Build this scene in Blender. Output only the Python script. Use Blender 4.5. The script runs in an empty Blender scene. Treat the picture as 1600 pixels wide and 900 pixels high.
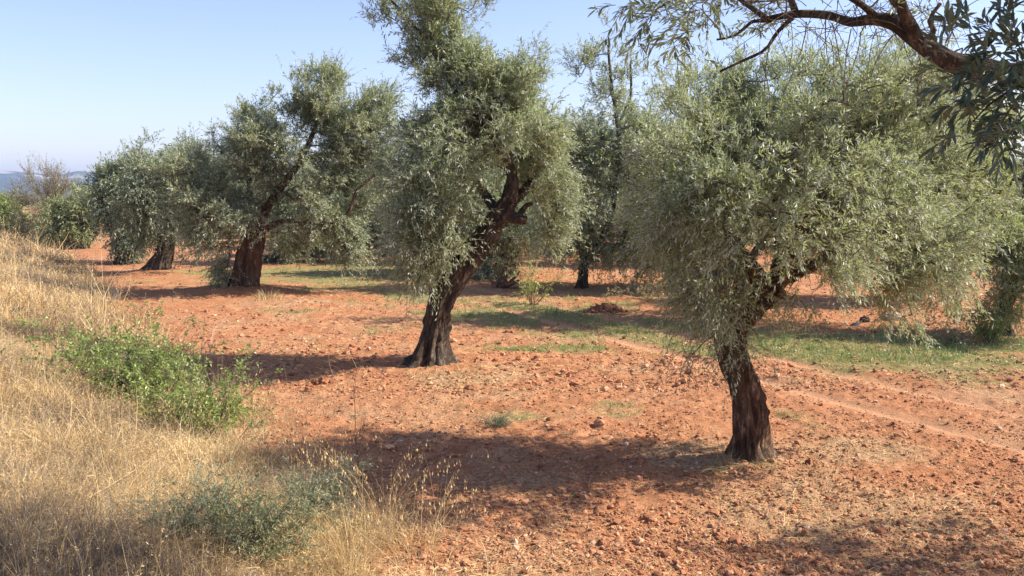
import bpy, math
import numpy as np
from mathutils import Vector

rng = np.random.default_rng(7)
R = math.radians
scene = bpy.context.scene
COL = scene.collection

# ------------------------------------------------------------------ camera
CAMZ, F, PITCH = 2.6, 1450.0, math.atan(150 / 1450)
CP, SP = math.cos(PITCH), math.sin(PITCH)

def ray(u, v):
    a, b = (u - 800) / F, (450 - v) / F
    d = np.array([a, CP + b * SP, -SP + b * CP])
    return d / d[1]

def P(u, v, Y):
    d = ray(u, v)
    return np.array([d[0] * Y, Y, CAMZ + d[2] * Y])

def project(p):
    q = p - np.array([0, 0, CAMZ])
    dep = q[..., 1] * CP - q[..., 2] * SP
    up = q[..., 1] * SP + q[..., 2] * CP
    dep = np.maximum(dep, 1e-3)
    return 800 + F * q[..., 0] / dep, 450 - F * up / dep

# ------------------------------------------------------------------ noise
def vnoise(p, seed=0):
    p = np.asarray(p, dtype=np.float64)
    i = np.floor(p).astype(np.int64)
    f = p - i
    f = f * f * (3 - 2 * f)
    def h(ix, iy, iz):
        n = (ix * 374761393 + iy * 668265263 + iz * 2147483647 + seed * 1274126177) & 0xffffffff
        n = ((n ^ (n >> 13)) * 1274126177) & 0xffffffff
        n = ((n ^ (n >> 16)) * 2246822519) & 0xffffffff
        return ((n ^ (n >> 15)) & 0xffffff) / float(0xffffff)
    x, y, z = i[..., 0], i[..., 1], i[..., 2]
    fx, fy, fz = f[..., 0], f[..., 1], f[..., 2]
    r = 0
    for dx in (0, 1):
        wx = fx if dx else 1 - fx
        for dy in (0, 1):
            wy = fy if dy else 1 - fy
            for dz in (0, 1):
                wz = fz if dz else 1 - fz
                r = r + wx * wy * wz * h(x + dx, y + dy, z + dz)
    return r

def n2(x, y, s=1.0, seed=0):
    x, y = np.broadcast_arrays(x, y)
    return vnoise(np.stack([x * s, y * s, np.zeros_like(x * s) + .37], -1), seed)

def fbm2(x, y, s, seed=0, o=3):
    r, a, t = 0, 1, 0
    for k in range(o):
        r = r + a * n2(x, y, s * 2 ** k, seed + k); t += a; a *= .5
    return r / t

def sstep(a, b, x):
    t = np.clip((x - a) / (b - a), 0, 1)
    return t * t * (3 - 2 * t)

# ------------------------------------------------------------------ terrain
TREE_BASES = {}
def bank_s(x, y):
    return ((2.45 - .55 * y) - x) * .876

def ground_h(x, y, fine=True):
    x = np.asarray(x, float); y = np.asarray(y, float)
    s = bank_s(x, y) + (n2(x, y, .35, 5) - .5) * .8
    hb = .76 - .50 * sstep(9, 45, y)
    h = hb * sstep(-.1, 3.2, s) + .10 * sstep(0, 3, s) * (n2(x, y, .8, 6) - .5)
    h = h + (fbm2(x, y, .12, 11) - .5) * .16 * sstep(4, 12, np.hypot(x, y)) * (1 - sstep(300, 600, np.abs(y)))
    for (bx, by, r, a) in MOUNDS:
        d2 = ((x - bx) ** 2 + (y - by) ** 2) / r ** 2
        h = h + a * np.exp(-d2)
    t = track(x, y)
    h = h - .05 * t
    if fine:
        w = (1 - sstep(30, 60, np.hypot(x, y)))
        rough = w * (1 - .8 * t) * (1 - .5 * sstep(0, .6, s))
        h = h + rough * (.065 * (fbm2(x, y, 3.2, 21, 3) - .5) + .042 * (n2(x, y, 10, 25) - .5) + .032 * (n2(x, y, 19, 26) - .5))
        # harrow lines running along the rows
        p = x * .877 + y * .48
        h = h + rough * .020 * (vnoise(np.stack([p * 5.5, (x * -.48 + y * .877) * .9, 0 * x], -1), 31) - .5)
        h = h + rough * .03 * np.clip(fbm2(x, y, 6.5, 33, 2) - .55, 0, 1) * 2
    return h

def track(x, y):
    p = (x - 2.35) * .90 + (y - 9.1) * .436
    p = p + (n2(x, y, .25, 8) - .5) * .25
    g = lambda c, w: np.exp(-((p - c) / w) ** 2)
    e = sstep(4, 7, y) * (1 - sstep(26, 34, y))
    return np.clip(g(2.75, .17) + .9 * g(4.05, .17), 0, 1) * e

MOUNDS = []

def G(u, v):
    d = ray(u, v)
    Y = 2.0
    while Y < 600:
        x, z = d[0] * Y, CAMZ + d[2] * Y
        if z <= float(ground_h(x, Y, False)):
            break
        Y += .02 + Y * .002
    return np.array([d[0] * Y, Y, float(ground_h(d[0] * Y, Y, False))])

# ------------------------------------------------------------------ mesh helpers
def build(name, verts, quads=None, tris=None, mats=(), attrs=None, mat_idx=None, smooth=False, parent=None):
    me = bpy.data.meshes.new(name)
    verts = np.asarray(verts, dtype=np.float32).reshape(-1, 3)
    parts, starts, tot = [], [], []
    nq = 0 if quads is None else len(quads); nt = 0 if tris is None else len(tris)
    loops = []
    if nq: loops.append(np.asarray(quads, np.int32).reshape(-1))
    if nt: loops.append(np.asarray(tris, np.int32).reshape(-1))
    loops = np.concatenate(loops)
    ls = np.concatenate([np.arange(nq) * 4, nq * 4 + np.arange(nt) * 3]).astype(np.int32)
    me.vertices.add(len(verts)); me.vertices.foreach_set('co', verts.reshape(-1))
    me.loops.add(len(loops)); me.loops.foreach_set('vertex_index', loops)
    me.polygons.add(nq + nt); me.polygons.foreach_set('loop_start', ls)
    me.polygons.foreach_set('use_smooth', np.full(nq + nt, smooth, dtype=bool))
    for m in mats: me.materials.append(m)
    if mat_idx is not None:
        me.polygons.foreach_set('material_index', np.asarray(mat_idx, np.int32))
    for k, a in (attrs or {}).items():
        at = me.attributes.new(k, 'FLOAT', 'POINT')
        at.data.foreach_set('value', np.asarray(a, np.float32).reshape(-1))
    me.update(calc_edges=True)
    ob = bpy.data.objects.new(name, me); COL.objects.link(ob)
    if parent is not None: ob.parent = parent
    return ob

def tag(o, label=None, cat=None, group=None, kind=None):
    if label: o['label'] = label
    if cat: o['category'] = cat
    if group: o['group'] = group
    if kind: o['kind'] = kind
    return o

def empty(name, loc):
    o = bpy.data.objects.new(name, None); COL.objects.link(o)
    o.location = loc; o.empty_display_size = .2
    return o

def norm(a):
    return a / np.maximum(np.linalg.norm(a, axis=-1, keepdims=True), 1e-9)

def frames(T):
    up = np.zeros_like(T); up[..., 2] = 1
    bad = np.abs(T[..., 2]) > .93
    up[bad] = (1, 0, 0)
    A = norm(np.cross(T, up)); B = np.cross(T, A)
    return A, B

def tubes(paths, radii, sides=4, voff=0):
    """paths (N,K,3), radii (N,K) -> verts, quads"""
    N, K = paths.shape[:2]
    T = norm(np.gradient(paths, axis=1))
    A, B = frames(T)
    ang = np.arange(sides) * 2 * np.pi / sides
    c, s = np.cos(ang), np.sin(ang)
    V = paths[:, :, None] + radii[:, :, None, None] * (A[:, :, None] * c[:, None] + B[:, :, None] * s[:, None])
    idx = np.arange(N * K * sides).reshape(N, K, sides)
    a = idx[:, :-1]; b = idx[:, 1:]
    q = np.stack([a, np.roll(a, -1, 2), np.roll(b, -1, 2), b], -1).reshape(-1, 4)
    return V.reshape(-1, 3), q + voff

def catmull(pts, n):
    pts = np.asarray(pts, float)
    d = np.concatenate([[0], np.cumsum(np.linalg.norm(np.diff(pts[:, :3], axis=0), axis=1))])
    ext = np.vstack([2 * pts[0] - pts[1], pts, 2 * pts[-1] - pts[-2]])
    t = np.linspace(0, d[-1], n)
    k = np.clip(np.searchsorted(d, t, side='right') - 1, 0, len(pts) - 2)
    f = ((t - d[k]) / np.maximum(d[k + 1] - d[k], 1e-9))[:, None]
    p0, p1, p2, p3 = ext[k], ext[k + 1], ext[k + 2], ext[k + 3]
    return .5 * (2 * p1 + (p2 - p0) * f + (2 * p0 - 5 * p1 + 4 * p2 - p3) * f ** 2 + (3 * p1 - p0 - 3 * p2 + p3) * f ** 3)

def bark_tube(pts, seed=0, flare=0., sides=36, rough=.16, step=.03, cap=True, flutes=5):
    """pts rows (x,y,z,r): gnarled closed tube"""
    pts = np.asarray(pts, float)
    L = np.linalg.norm(np.diff(pts[:, :3], axis=0), axis=1).sum()
    n = max(6, int(L / step))
    C = catmull(pts, n)
    path, r = C[:, :3], np.maximum(C[:, 3], .002)
    T = norm(np.gradient(path, axis=0))
    # parallel frames
    A = np.zeros_like(T); a = np.array([1., 0, 0]) if abs(T[0, 0]) < .9 else np.array([0, 1., 0])
    for i in range(n):
        a = a - T[i] * (a @ T[i]); a /= np.linalg.norm(a); A[i] = a
    B = np.cross(T, A)
    ang = np.linspace(0, 2 * np.pi, sides, endpoint=False)
    l = np.linspace(0, L, n)
    AA, LL = np.meshgrid(ang, l)
    rm = pts[:, 3].max()
    q = np.stack([np.cos(AA) * 1.6, np.sin(AA) * 1.6, LL / rm * .35], -1)
    tw = AA + LL / rm * .12
    fl = vnoise(np.stack([np.cos(tw) * 1.9 + 5, np.sin(tw) * 1.9, LL / rm * .18], -1), seed + 3) - .5
    nz = vnoise(q * 1.0, seed) - .5
    n3 = vnoise(q * np.array([2.4, 2.4, 2.2]), seed + 1) - .5
    n4 = vnoise(q * np.array([6, 6, 3.]), seed + 2) - .5
    n5 = vnoise(q * np.array([3.2, 3.2, 5.5]), seed + 5)
    knob = np.clip(n5 - .68, 0, 1) * 2.2
    rr = r[:, None] * (1 + rough * (1.9 * fl + 1.3 * nz + 1.2 * n3 + .8 * n4 + knob))
    if flare:
        hh = LL
        ph = rng.uniform(0, 6.28)
        lob = 1 + .38 * np.cos(flutes * AA + ph + np.sin(2 * AA)) + .3 * np.cos(2 * AA + ph * 2)
        rr = rr * (1 + flare * np.exp(-hh / (rm * .75)) * lob)
    V = path[:, None] + rr[..., None] * (A[:, None] * np.cos(AA)[..., None] + B[:, None] * np.sin(AA)[..., None])
    idx = np.arange(n * sides).reshape(n, sides)
    qd = np.stack([idx[:-1], np.roll(idx[:-1], -1, 1), np.roll(idx[1:], -1, 1), idx[1:]], -1).reshape(-1, 4)
    V = V.reshape(-1, 3); tr = None
    if cap:
        c = len(V)
        V = np.vstack([V, path[-1] + T[-1] * r[-1] * .3])
        e = idx[-1]
        tr = np.stack([e, np.roll(e, -1), np.full(sides, c)], -1)
    return V, qd, tr

class MB:
    def __init__(s): s.v = []; s.q = []; s.t = []; s.n = 0; s.qm = []; s.tm = []; s.at = {}
    def add(s, V, q=None, t=None, mat=0, **at):
        s.v.append(V)
        if q is not None and len(q): s.q.append(np.asarray(q) + s.n); s.qm.append(np.full(len(q), mat))
        if t is not None and len(t): s.t.append(np.asarray(t) + s.n); s.tm.append(np.full(len(t), mat))
        s.n += len(V)
        for k in ('tint', 'hue'):
            s.at.setdefault(k, []).append(np.broadcast_to(np.asarray(at.get(k, .5), float), (len(V),)))
    def out(s, name, mats, smooth=False, parent=None, origin=None):
        V = np.concatenate(s.v)
        if origin is not None: V = V - np.asarray(origin)
        q = np.concatenate(s.q) if s.q else None; t = np.concatenate(s.t) if s.t else None
        mi = np.concatenate(([np.concatenate(s.qm)] if s.q else []) + ([np.concatenate(s.tm)] if s.t else []))
        return build(name, V, q, t, mats, {k: np.concatenate(a) for k, a in s.at.items()}, mi, smooth, parent)

# ------------------------------------------------------------------ leaves
def leaves(mb, pos, T, length, width, spread=.75, droop=.15, mat=0, fold=False, tint=None, hue=None, face=None):
    """pos,T (M,3) -> leaf blades leaving direction T; each a folded rhombus"""
    M = len(pos)
    A, B = frames(T)
    a = rng.uniform(0, 2 * np.pi, M)[:, None]
    side = A * np.cos(a) + B * np.sin(a)
    sp = (spread * rng.uniform(.6, 1.3, M))[:, None]
    D = norm(T * np.cos(sp) + side * np.sin(sp) + np.array([0, 0, -droop]) * rng.uniform(0, 2, M)[:, None])
    r = rng.normal(size=(M, 3)) * .45 + np.array([0, 0, .75])
    W = norm(np.cross(D, r))
    Nn = np.cross(W, D)
    L = (length * rng.uniform(.65, 1.2, M))[:, None]
    w = (width * rng.uniform(.75, 1.2, M))[:, None] * .5
    if fold:
        p0 = pos; m1 = pos + D * L * .3; m2 = pos + D * L * .7 - Nn * L * .04; p1 = pos + D * L - Nn * L * .12
        V = np.stack([p0, m1 + W * w + Nn * w * .35, m2 + W * w * .9 + Nn * w * .3, p1, m2 - W * w * .9 + Nn * w * .3, m1 - W * w + Nn * w * .35, m1, m2], 1)
        base = np.arange(M)[:, None] * 8
        q = np.concatenate([base + np.array([[6, 1, 2, 7]]), base + np.array([[5, 6, 7, 4]])])
        # orient both the same way
        q[M:] = base + np.array([[6, 7, 4, 5]]); q[:M] = base + np.array([[6, 1, 2, 7]])
        q[:M] = q[:M][:, [0, 3, 2, 1]][:, ::-1]; q[:M] = base + np.array([[1, 2, 7, 6]])
        q[M:] = base + np.array([[6, 7, 4, 5]])
        t = np.concatenate([base + np.array([[0, 1, 6]]), base + np.array([[0, 6, 5]]), base + np.array([[2, 3, 7]]), base + np.array([[7, 3, 4]])])
        k = 8
    else:
        m = pos + D * L * .5 - Nn * L * .03
        V = np.stack([pos, m - W * w, pos + D * L, m + W * w], 1)
        q = (np.arange(M)[:, None] * 4 + np.arange(4)[None]); t = None; k = 4
    ti = rng.uniform(0, 1, M) if tint is None else tint
    hu = rng.uniform(0, 1, M) if hue is None else hue
    mb.add(V.reshape(-1, 3), q, t, mat, tint=np.repeat(ti, k), hue=np.repeat(hu, k))

def grow_twigs(start, direction, length, droop, K=5, wob=.12):
    N = len(start)
    t = np.linspace(0, 1, K)[None, :, None]
    D = norm(direction)
    side = norm(rng.normal(size=(N, 3)))[:, None]
    L = length[:, None, None]
    return (start[:, None] + D[:, None] * t * L + np.array([0, 0, -1.]) * (droop[:, None, None] * L * t ** 2) +
            side * wob * L * np.sin(t * 3.0) * .5)

def leafy_twigs(mb, tw, nl, ll, lw, rad=.0025, t0=.1, leafmat=0, woodmat=1, fold=False, hue=None, spread=.75, droop=.15, sides=3):
    N, K = tw.shape[:2]
    rr = np.linspace(1, .35, K)[None] * rad * np.ones((N, 1))
    V, q = tubes(tw, rr, sides)
    mb.add(V, q, None, woodmat)
    tt = (t0 + (1 - t0) * (np.arange(nl) + rng.uniform(0, 1, (N, nl))) / nl) * (K - 1)
    k = np.clip(tt.astype(int), 0, K - 2); f = (tt - k)[..., None]
    n = np.arange(N)[:, None]
    a, b = tw[n, k], tw[n, k + 1]
    pos = (a + (b - a) * f).reshape(-1, 3)
    T = norm(b - a).reshape(-1, 3)
    h = None if hue is None else np.clip(np.repeat(hue, nl) + rng.normal(0, .12, N * nl), 0, 1)
    leaves(mb, pos, T, ll, lw, spread, droop, leafmat, fold, hue=h)

def blob_points(blobs, n, shell=.42, clump=1.1, seed=0, keep=.5):
    """blobs rows (x,y,z,rx,ry,rz,density)"""
    B = np.asarray(blobs, float)
    w = B[:, 3] * B[:, 4] * B[:, 5]; w = w ** .72 * B[:, 6]; w /= w.sum()
    out = []; tot = 0; ids = []
    while tot < n:
        k = rng.choice(len(B), n * 2, p=w)
        d = norm(rng.normal(size=(n * 2, 3)))
        r = rng.uniform(0, 1, n * 2) ** shell
        lob = .58 + .84 * vnoise(d * 2.1 + k[:, None] * 7.7 + 31, seed + 9)
        p = B[k, :3] + d * (r * lob)[:, None] * B[k, 3:6]
        nz = vnoise(p * clump * 1.5 + 9, seed) * .62 + vnoise(p * clump * 3.2, seed + 1) * .38
        ok = nz > keep + rng.uniform(-.08, .08, len(p))
        p = p[ok]; kk = k[ok]
        out.append(p); ids.append(kk); tot += len(p)
    return np.concatenate(out)[:n], np.concatenate(ids)[:n]

def crown(mb, blobs, limbs, ncl, ntw, nl, ll, lw, seed=0, tlen=(.2, .45), droopy=.5, keep=.5, clump=1.1,
          rad=.0022, base_r=.0042, shell=.42, fold=False, cull=None, zsplit=None, min_branch=0, upright=.5):
    """clusters in blobs joined to the limbs by thin branches; every cluster sprouts leafy twigs"""
    B = np.asarray(blobs, float)
    pts, ids = blob_points(blobs, ncl, shell, clump, seed, keep)
    nodes = []; nr = []
    for l in limbs:
        c = catmull(l, max(4, int(len(l) * 4)))
        nodes.append(c[len(c) // 4:, :3])
    nodes = np.concatenate(nodes)
    root_n = len(nodes)
    order = np.argsort(np.min(np.linalg.norm(pts[:, None] - nodes[None], axis=2), axis=1))
    pts, ids = pts[order], ids[order]
    NN = np.zeros((root_n + ncl * 3, 3)); NN[:root_n] = nodes; cnt = root_n
    par = np.full(len(NN), -1); parent_edge = []
    E = []
    node_edge = np.full(len(NN), -1)
    for i, p in enumerate(pts):
        d = np.linalg.norm(NN[:cnt] - p, axis=1)
        # prefer attachments that are lower / closer to the limbs
        j = int(np.argmin(d + .15 * np.maximum(NN[:cnt, 2] - p[2], 0)))
        a = NN[j]; dd = d[j]
        side = rng.normal(size=3) * .14 * dd + np.array([0, 0, .12 * dd])
        m1 = a * .66 + p * .34 + side; m2 = a * .33 + p * .67 + side * .7
        E.append((a, m1, m2, p)); parent_edge.append(node_edge[j])
        for m in (m1, m2, p):
            NN[cnt] = m; node_edge[cnt] = i; cnt += 1
    cntc = np.ones(ncl)
    for i in range(ncl - 1, -1, -1):
        if parent_edge[i] >= 0: cntc[parent_edge[i]] += cntc[i]
    E = np.array(E)
    r0 = base_r * cntc ** .42
    rr = np.stack([r0 * 1.15, r0, r0 * .9, r0 * .75], 1)
    V, q = tubes(E, rr, 5)
    if cull is not None:
        ce = cull(E.mean(1), ids)
        E, rr = E[ce], rr[ce]; V, q = tubes(E, rr, 5)
    mb.add(V, q, None, 1)
    # twigs
    ctr = B[:, :3].mean(0); ctr[2] = B[:, 2].min()
    N = ncl * ntw
    st = np.repeat(pts, ntw, 0); bid = np.repeat(ids, ntw)
    out = norm(st - (B[bid, :3] * .6 + ctr * .4))
    zmin, zmax = B[:, 2].min() - .5, (B[:, 2] + B[:, 5]).max()
    hf = ((st[:, 2] - zmin) / (zmax - zmin))[:, None]
    d = out * .75 + rng.normal(size=(N, 3)) * .55 + np.array([0, 0, 1.]) * (upright * (hf - .25))
    L = rng.uniform(tlen[0] * .8, tlen[1], N) * (1 + .75 * (rng.uniform(size=N) > .92))
    dr = droopy * rng.uniform(.2, 1.3, N) * (1.25 - hf[:, 0])
    st = st + rng.normal(size=st.shape) * .05
    tw = grow_twigs(st, d, L, dr)
    h = vnoise(st * 1.3, seed + 40) * .9 + rng.uniform(-.05, .15, N)
    if cull is not None:
        ok = cull(tw[:, 2], bid); tw = tw[ok]; h = h[ok]
        ok = cull(tw[:, -1], bid[ok]); tw = tw[ok]; h = h[ok]
    leafy_twigs(mb, tw, nl, ll, lw, rad, fold=fold, hue=np.clip(h, 0, 1))

# ------------------------------------------------------------------ materials
def new_mat(name):
    m = bpy.data.materials.new(name); m.use_nodes = True
    nt = m.node_tree; nt.nodes.clear()
    return m, nt, (lambda t, **k: mk(nt, t, **k))

def mk(nt, t, **k):
    n = nt.nodes.new(t)
    for a, b in k.items(): setattr(n, a, b)
    return n

def mixc(nt, f, a, b, blend='MIX'):
    n = nt.nodes.new('ShaderNodeMix'); n.data_type = 'RGBA'; n.blend_type = blend
    for s, x in ((n.inputs[0], f), (n.inputs[6], a), (n.inputs[7], b)):
        if isinstance(x, (int, float)): s.default_value = x
        elif isinstance(x, tuple): s.default_value = (*x, 1)
        else: nt.links.new(x, s)
    return n.outputs[2]

def ramp(nt, fac, stops):
    n = nt.nodes.new('ShaderNodeValToRGB'); e = n.color_ramp.elements
    while len(e) > 1: e.remove(e[0])
    e[0].position = stops[0][0]; e[0].color = (*stops[0][1], 1)
    for p, c in stops[1:]:
        x = e.new(p); x.color = (*c, 1)
    nt.links.new(fac, n.inputs[0]); return n.outputs[0]

def attr(nt, name):
    n = nt.nodes.new('ShaderNodeAttribute'); n.attribute_name = name; return n.outputs['Fac']

def noise(nt, scale, detail=4, rough=.6, vec=None, dim='3D'):
    n = nt.nodes.new('ShaderNodeTexNoise'); n.inputs['Scale'].default_value = scale
    n.inputs['Detail'].default_value = detail; n.inputs['Roughness'].default_value = rough
    if vec is not None: nt.links.new(vec, n.inputs['Vector'])
    return n.outputs['Fac']

def math_(nt, op, a, b=0., clamp=False):
    n = nt.nodes.new('ShaderNodeMath'); n.operation = op; n.use_clamp = clamp
    for s, x in ((n.inputs[0], a), (n.inputs[1], b)):
        if isinstance(x, (int, float)): s.default_value = x
        else: nt.links.new(x, s)
    return n.outputs[0]

def leaf_mat(name, cols, under, trans=.3, tcol=(.35, .42, .10), rough=.42, spec=.5):
    """cols: ramp stops over hue; under: the pale underside"""
    m, nt, N = new_mat(name)
    hue = attr(nt, 'hue'); ti = attr(nt, 'tint')
    oi = N('ShaderNodeObjectInfo')
    hh = math_(nt, 'ADD', hue, math_(nt, 'MULTIPLY', math_(nt, 'SUBTRACT', oi.outputs['Random'], .5), .35), True)
    top = ramp(nt, hh, cols)
    v = math_(nt, 'ADD', math_(nt, 'MULTIPLY', ti, .7), .65)
    hsv = N('ShaderNodeHueSaturation'); nt.links.new(top, hsv.inputs['Color']); nt.links.new(v, hsv.inputs['Value'])
    geo = N('ShaderNodeNewGeometry')
    c = mixc(nt, geo.outputs['Backfacing'], hsv.outputs[0], under)
    pb = N('ShaderNodeBsdfPrincipled'); nt.links.new(c, pb.inputs['Base Color'])
    pb.inputs['Roughness'].default_value = rough; pb.inputs['Specular IOR Level'].default_value = spec
    tr = N('ShaderNodeBsdfTranslucent')
    tc = mixc(nt, .6, c, tcol)
    nt.links.new(tc, tr.inputs['Color'])
    mx = N('ShaderNodeMixShader'); mx.inputs[0].default_value = trans
    nt.links.new(pb.outputs[0], mx.inputs[1]); nt.links.new(tr.outputs[0], mx.inputs[2])
    o = N('ShaderNodeOutputMaterial'); nt.links.new(mx.outputs[0], o.inputs[0])
    return m

def bark_mat(name, c1, c2, c3, scale=9., lichen=None):
    m, nt, N = new_mat(name)
    tc = N('ShaderNodeTexCoord'); mp = N('ShaderNodeMapping'); mp.inputs['Scale'].default_value = (1, 1, .30)
    nt.links.new(tc.outputs['Object'], mp.inputs[0])
    a = noise(nt, scale, 8, .65, mp.outputs[0]); b = noise(nt, scale * 4.2, 6, .7, mp.outputs[0]); c = noise(nt, 2.3, 3, .5, tc.outputs['Object'])
    col = ramp(nt, a, [(.3, c1), (.52, c2), (.72, c3)])
    if lichen:
        lf = math_(nt, 'MULTIPLY', math_(nt, 'SUBTRACT', c, .5), 6, True)
        col = mixc(nt, math_(nt, 'MULTIPLY', lf, .35), col, lichen)
    vo = N('ShaderNodeTexVoronoi', feature='DISTANCE_TO_EDGE'); vo.inputs['Scale'].default_value = scale * 2.4
    wob = mixc(nt, .12, mp.outputs[0], b); nt.links.new(wob, vo.inputs['Vector'])
    crack = math_(nt, 'MULTIPLY', vo.outputs['Distance'], 5, True)
    col = mixc(nt, math_(nt, 'MULTIPLY', math_(nt, 'SUBTRACT', 1., crack), .35), col, c1)
    pb = N('ShaderNodeBsdfPrincipled'); nt.links.new(col, pb.inputs['Base Color']); pb.inputs['Roughness'].default_value = .9
    pb.inputs['Specular IOR Level'].default_value = .2
    hgt = math_(nt, 'ADD', math_(nt, 'ADD', a, math_(nt, 'MULTIPLY', b, .5)), math_(nt, 'MULTIPLY', crack, .5))
    bp = N('ShaderNodeBump'); bp.inputs['Strength'].default_value = 1.; bp.inputs['Distance'].default_value = .035
    nt.links.new(hgt, bp.inputs['Height']); nt.links.new(bp.outputs[0], pb.inputs['Normal'])
    o = N('ShaderNodeOutputMaterial'); nt.links.new(pb.outputs[0], o.inputs[0])
    return m

def tint_mat(name, stops, attr_name='hue', trans=0., rough=.8, vary=.5):
    m, nt, N = new_mat(name)
    col = ramp(nt, attr(nt, attr_name), stops)
    v = math_(nt, 'ADD', math_(nt, 'MULTIPLY', attr(nt, 'tint'), vary), 1 - vary / 2)
    hsv = N('ShaderNodeHueSaturation'); nt.links.new(col, hsv.inputs['Color']); nt.links.new(v, hsv.inputs['Value'])
    pb = N('ShaderNodeBsdfPrincipled'); nt.links.new(hsv.outputs[0], pb.inputs['Base Color']); pb.inputs['Roughness'].default_value = rough
    pb.inputs['Specular IOR Level'].default_value = .25
    out = pb.outputs[0]
    if trans:
        tr = N('ShaderNodeBsdfTranslucent'); nt.links.new(hsv.outputs[0], tr.inputs['Color'])
        mx = N('ShaderNodeMixShader'); mx.inputs[0].default_value = trans
        nt.links.new(out, mx.inputs[1]); nt.links.new(tr.outputs[0], mx.inputs[2]); out = mx.outputs[0]
    o = N('ShaderNodeOutputMaterial'); nt.links.new(out, o.inputs[0])
    return m

OLIVE = leaf_mat('olive_leaf', [(0, (.145, .175, .080)), (.5, (.245, .275, .125)), (1, (.36, .375, .165))], (.50, .53, .39), .46, (.40, .47, .17), .40)
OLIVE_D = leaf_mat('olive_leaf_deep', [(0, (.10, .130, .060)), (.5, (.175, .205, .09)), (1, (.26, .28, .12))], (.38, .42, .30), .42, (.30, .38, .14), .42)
OLIVE_Y = leaf_mat('olive_leaf_yellowish', [(0, (.14, .175, .06)), (.5, (.23, .27, .09)), (1, (.34, .36, .12))], (.42, .46, .28), .48, (.46, .52, .15), .45)
BUSH = leaf_mat('bush_leaf', [(0, (.12, .17, .035)), (.5, (.22, .29, .06)), (1, (.36, .42, .11))], (.30, .36, .16), .38, (.46, .54, .12), .40)
SHADEL = leaf_mat('olive_leaf_shaded', [(0, (.030, .055, .038)), (.5, (.050, .080, .048)), (1, (.10, .125, .06))], (.10, .135, .10), .22, (.16, .24, .08), .45)  # darker copy of the olive leaf, shade put into its colour
GREY = leaf_mat('grey_shrub_leaf', [(0, (.11, .135, .045)), (.5, (.21, .225, .09)), (1, (.38, .35, .19))], (.25, .27, .17), .2, (.25, .33, .12), .6)
DRYLEAF = leaf_mat('dry_twig_leaf', [(0, (.20, .17, .10)), (.5, (.30, .26, .14)), (1, (.40, .35, .18))], (.3, .26, .17), .3, (.4, .32, .15), .6)
BARK = bark_mat('olive_bark', (.034, .022, .014), (.125, .084, .056), (.28, .215, .16), lichen=(.17, .165, .13))
BARK_R = bark_mat('olive_bark_reddish', (.045, .022, .013), (.20, .108, .060), (.38, .255, .17), lichen=(.16, .15, .10))
TWIG = tint_mat('twig_bark', [(0, (.09, .075, .05)), (1, (.15, .12, .085))])
STRAW = tint_mat('dry_grass_blade', [(0, (.15, .115, .080)), (.12, (.27, .215, .16)), (.20, (.40, .33, .255)), (.26, (.28, .18, .08)), (.5, (.55, .375, .165)), (.8, (.72, .53, .26)), (1, (.79, .63, .37))], trans=.25, vary=.6)
GREENG = tint_mat('green_blade', [(0, (.13, .20, .055)), (.5, (.24, .33, .10)), (.8, (.38, .42, .16)), (1, (.5, .44, .22))], trans=.3)
WHITE = tint_mat('white_petal', [(0, (.65, .67, .58)), (1, (.8, .8, .75))], trans=.2)
STEM = tint_mat('dead_stem', [(0, (.16, .085, .05)), (.5, (.28, .18, .10)), (1, (.45, .34, .2))])
CLOD = tint_mat('soil_clod', [(0, (.19, .074, .036)), (.5, (.41, .18, .086)), (.85, (.55, .30, .165)), (.95, (.52, .36, .25)), (1, (.55, .46, .36))], rough=.95, vary=.5)
STONE = tint_mat('field_stone', [(0, (.06, .045, .04)), (.5, (.25, .20, .16)), (1, (.5, .44, .38))], rough=.9)
STUMPM = bark_mat('stump_wood', (.10, .05, .03), (.26, .13, .08), (.42, .26, .17), 6.)

# ------------------------------------------------------------------ base points
def g0(u, v):
    d = ray(u, v); Y = CAMZ / -d[2]
    return np.array([d[0] * Y, Y, 0.])
T1 = g0(1178, 716); T2 = g0(675, 571); T3 = g0(378, 458)
T4 = g0(243, 428); T5 = g0(197, 410); T6 = g0(125, 389); T7 = g0(909, 450); T8 = g0(1046, 452); T9 = g0(1562, 524)
NEAR = np.array([4.9, 4.6, 0.])
MOUNDS += [(T1[0], T1[1], .5, .04), (T2[0], T2[1], .8, .07), (T3[0], T3[1], 1.3, .22), (T3[0] - 1.5, T3[1] - 1.0, 1.2, .12), (T4[0], T4[1], 1.2, .2), (T7[0] + .8, T7[1] - 3.2, .5, .12)]
for b in (T1, T2, T3, T4, T5, T6, T7, T8, T9, NEAR):
    b[2] = float(ground_h(b[0], b[1], False))

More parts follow.
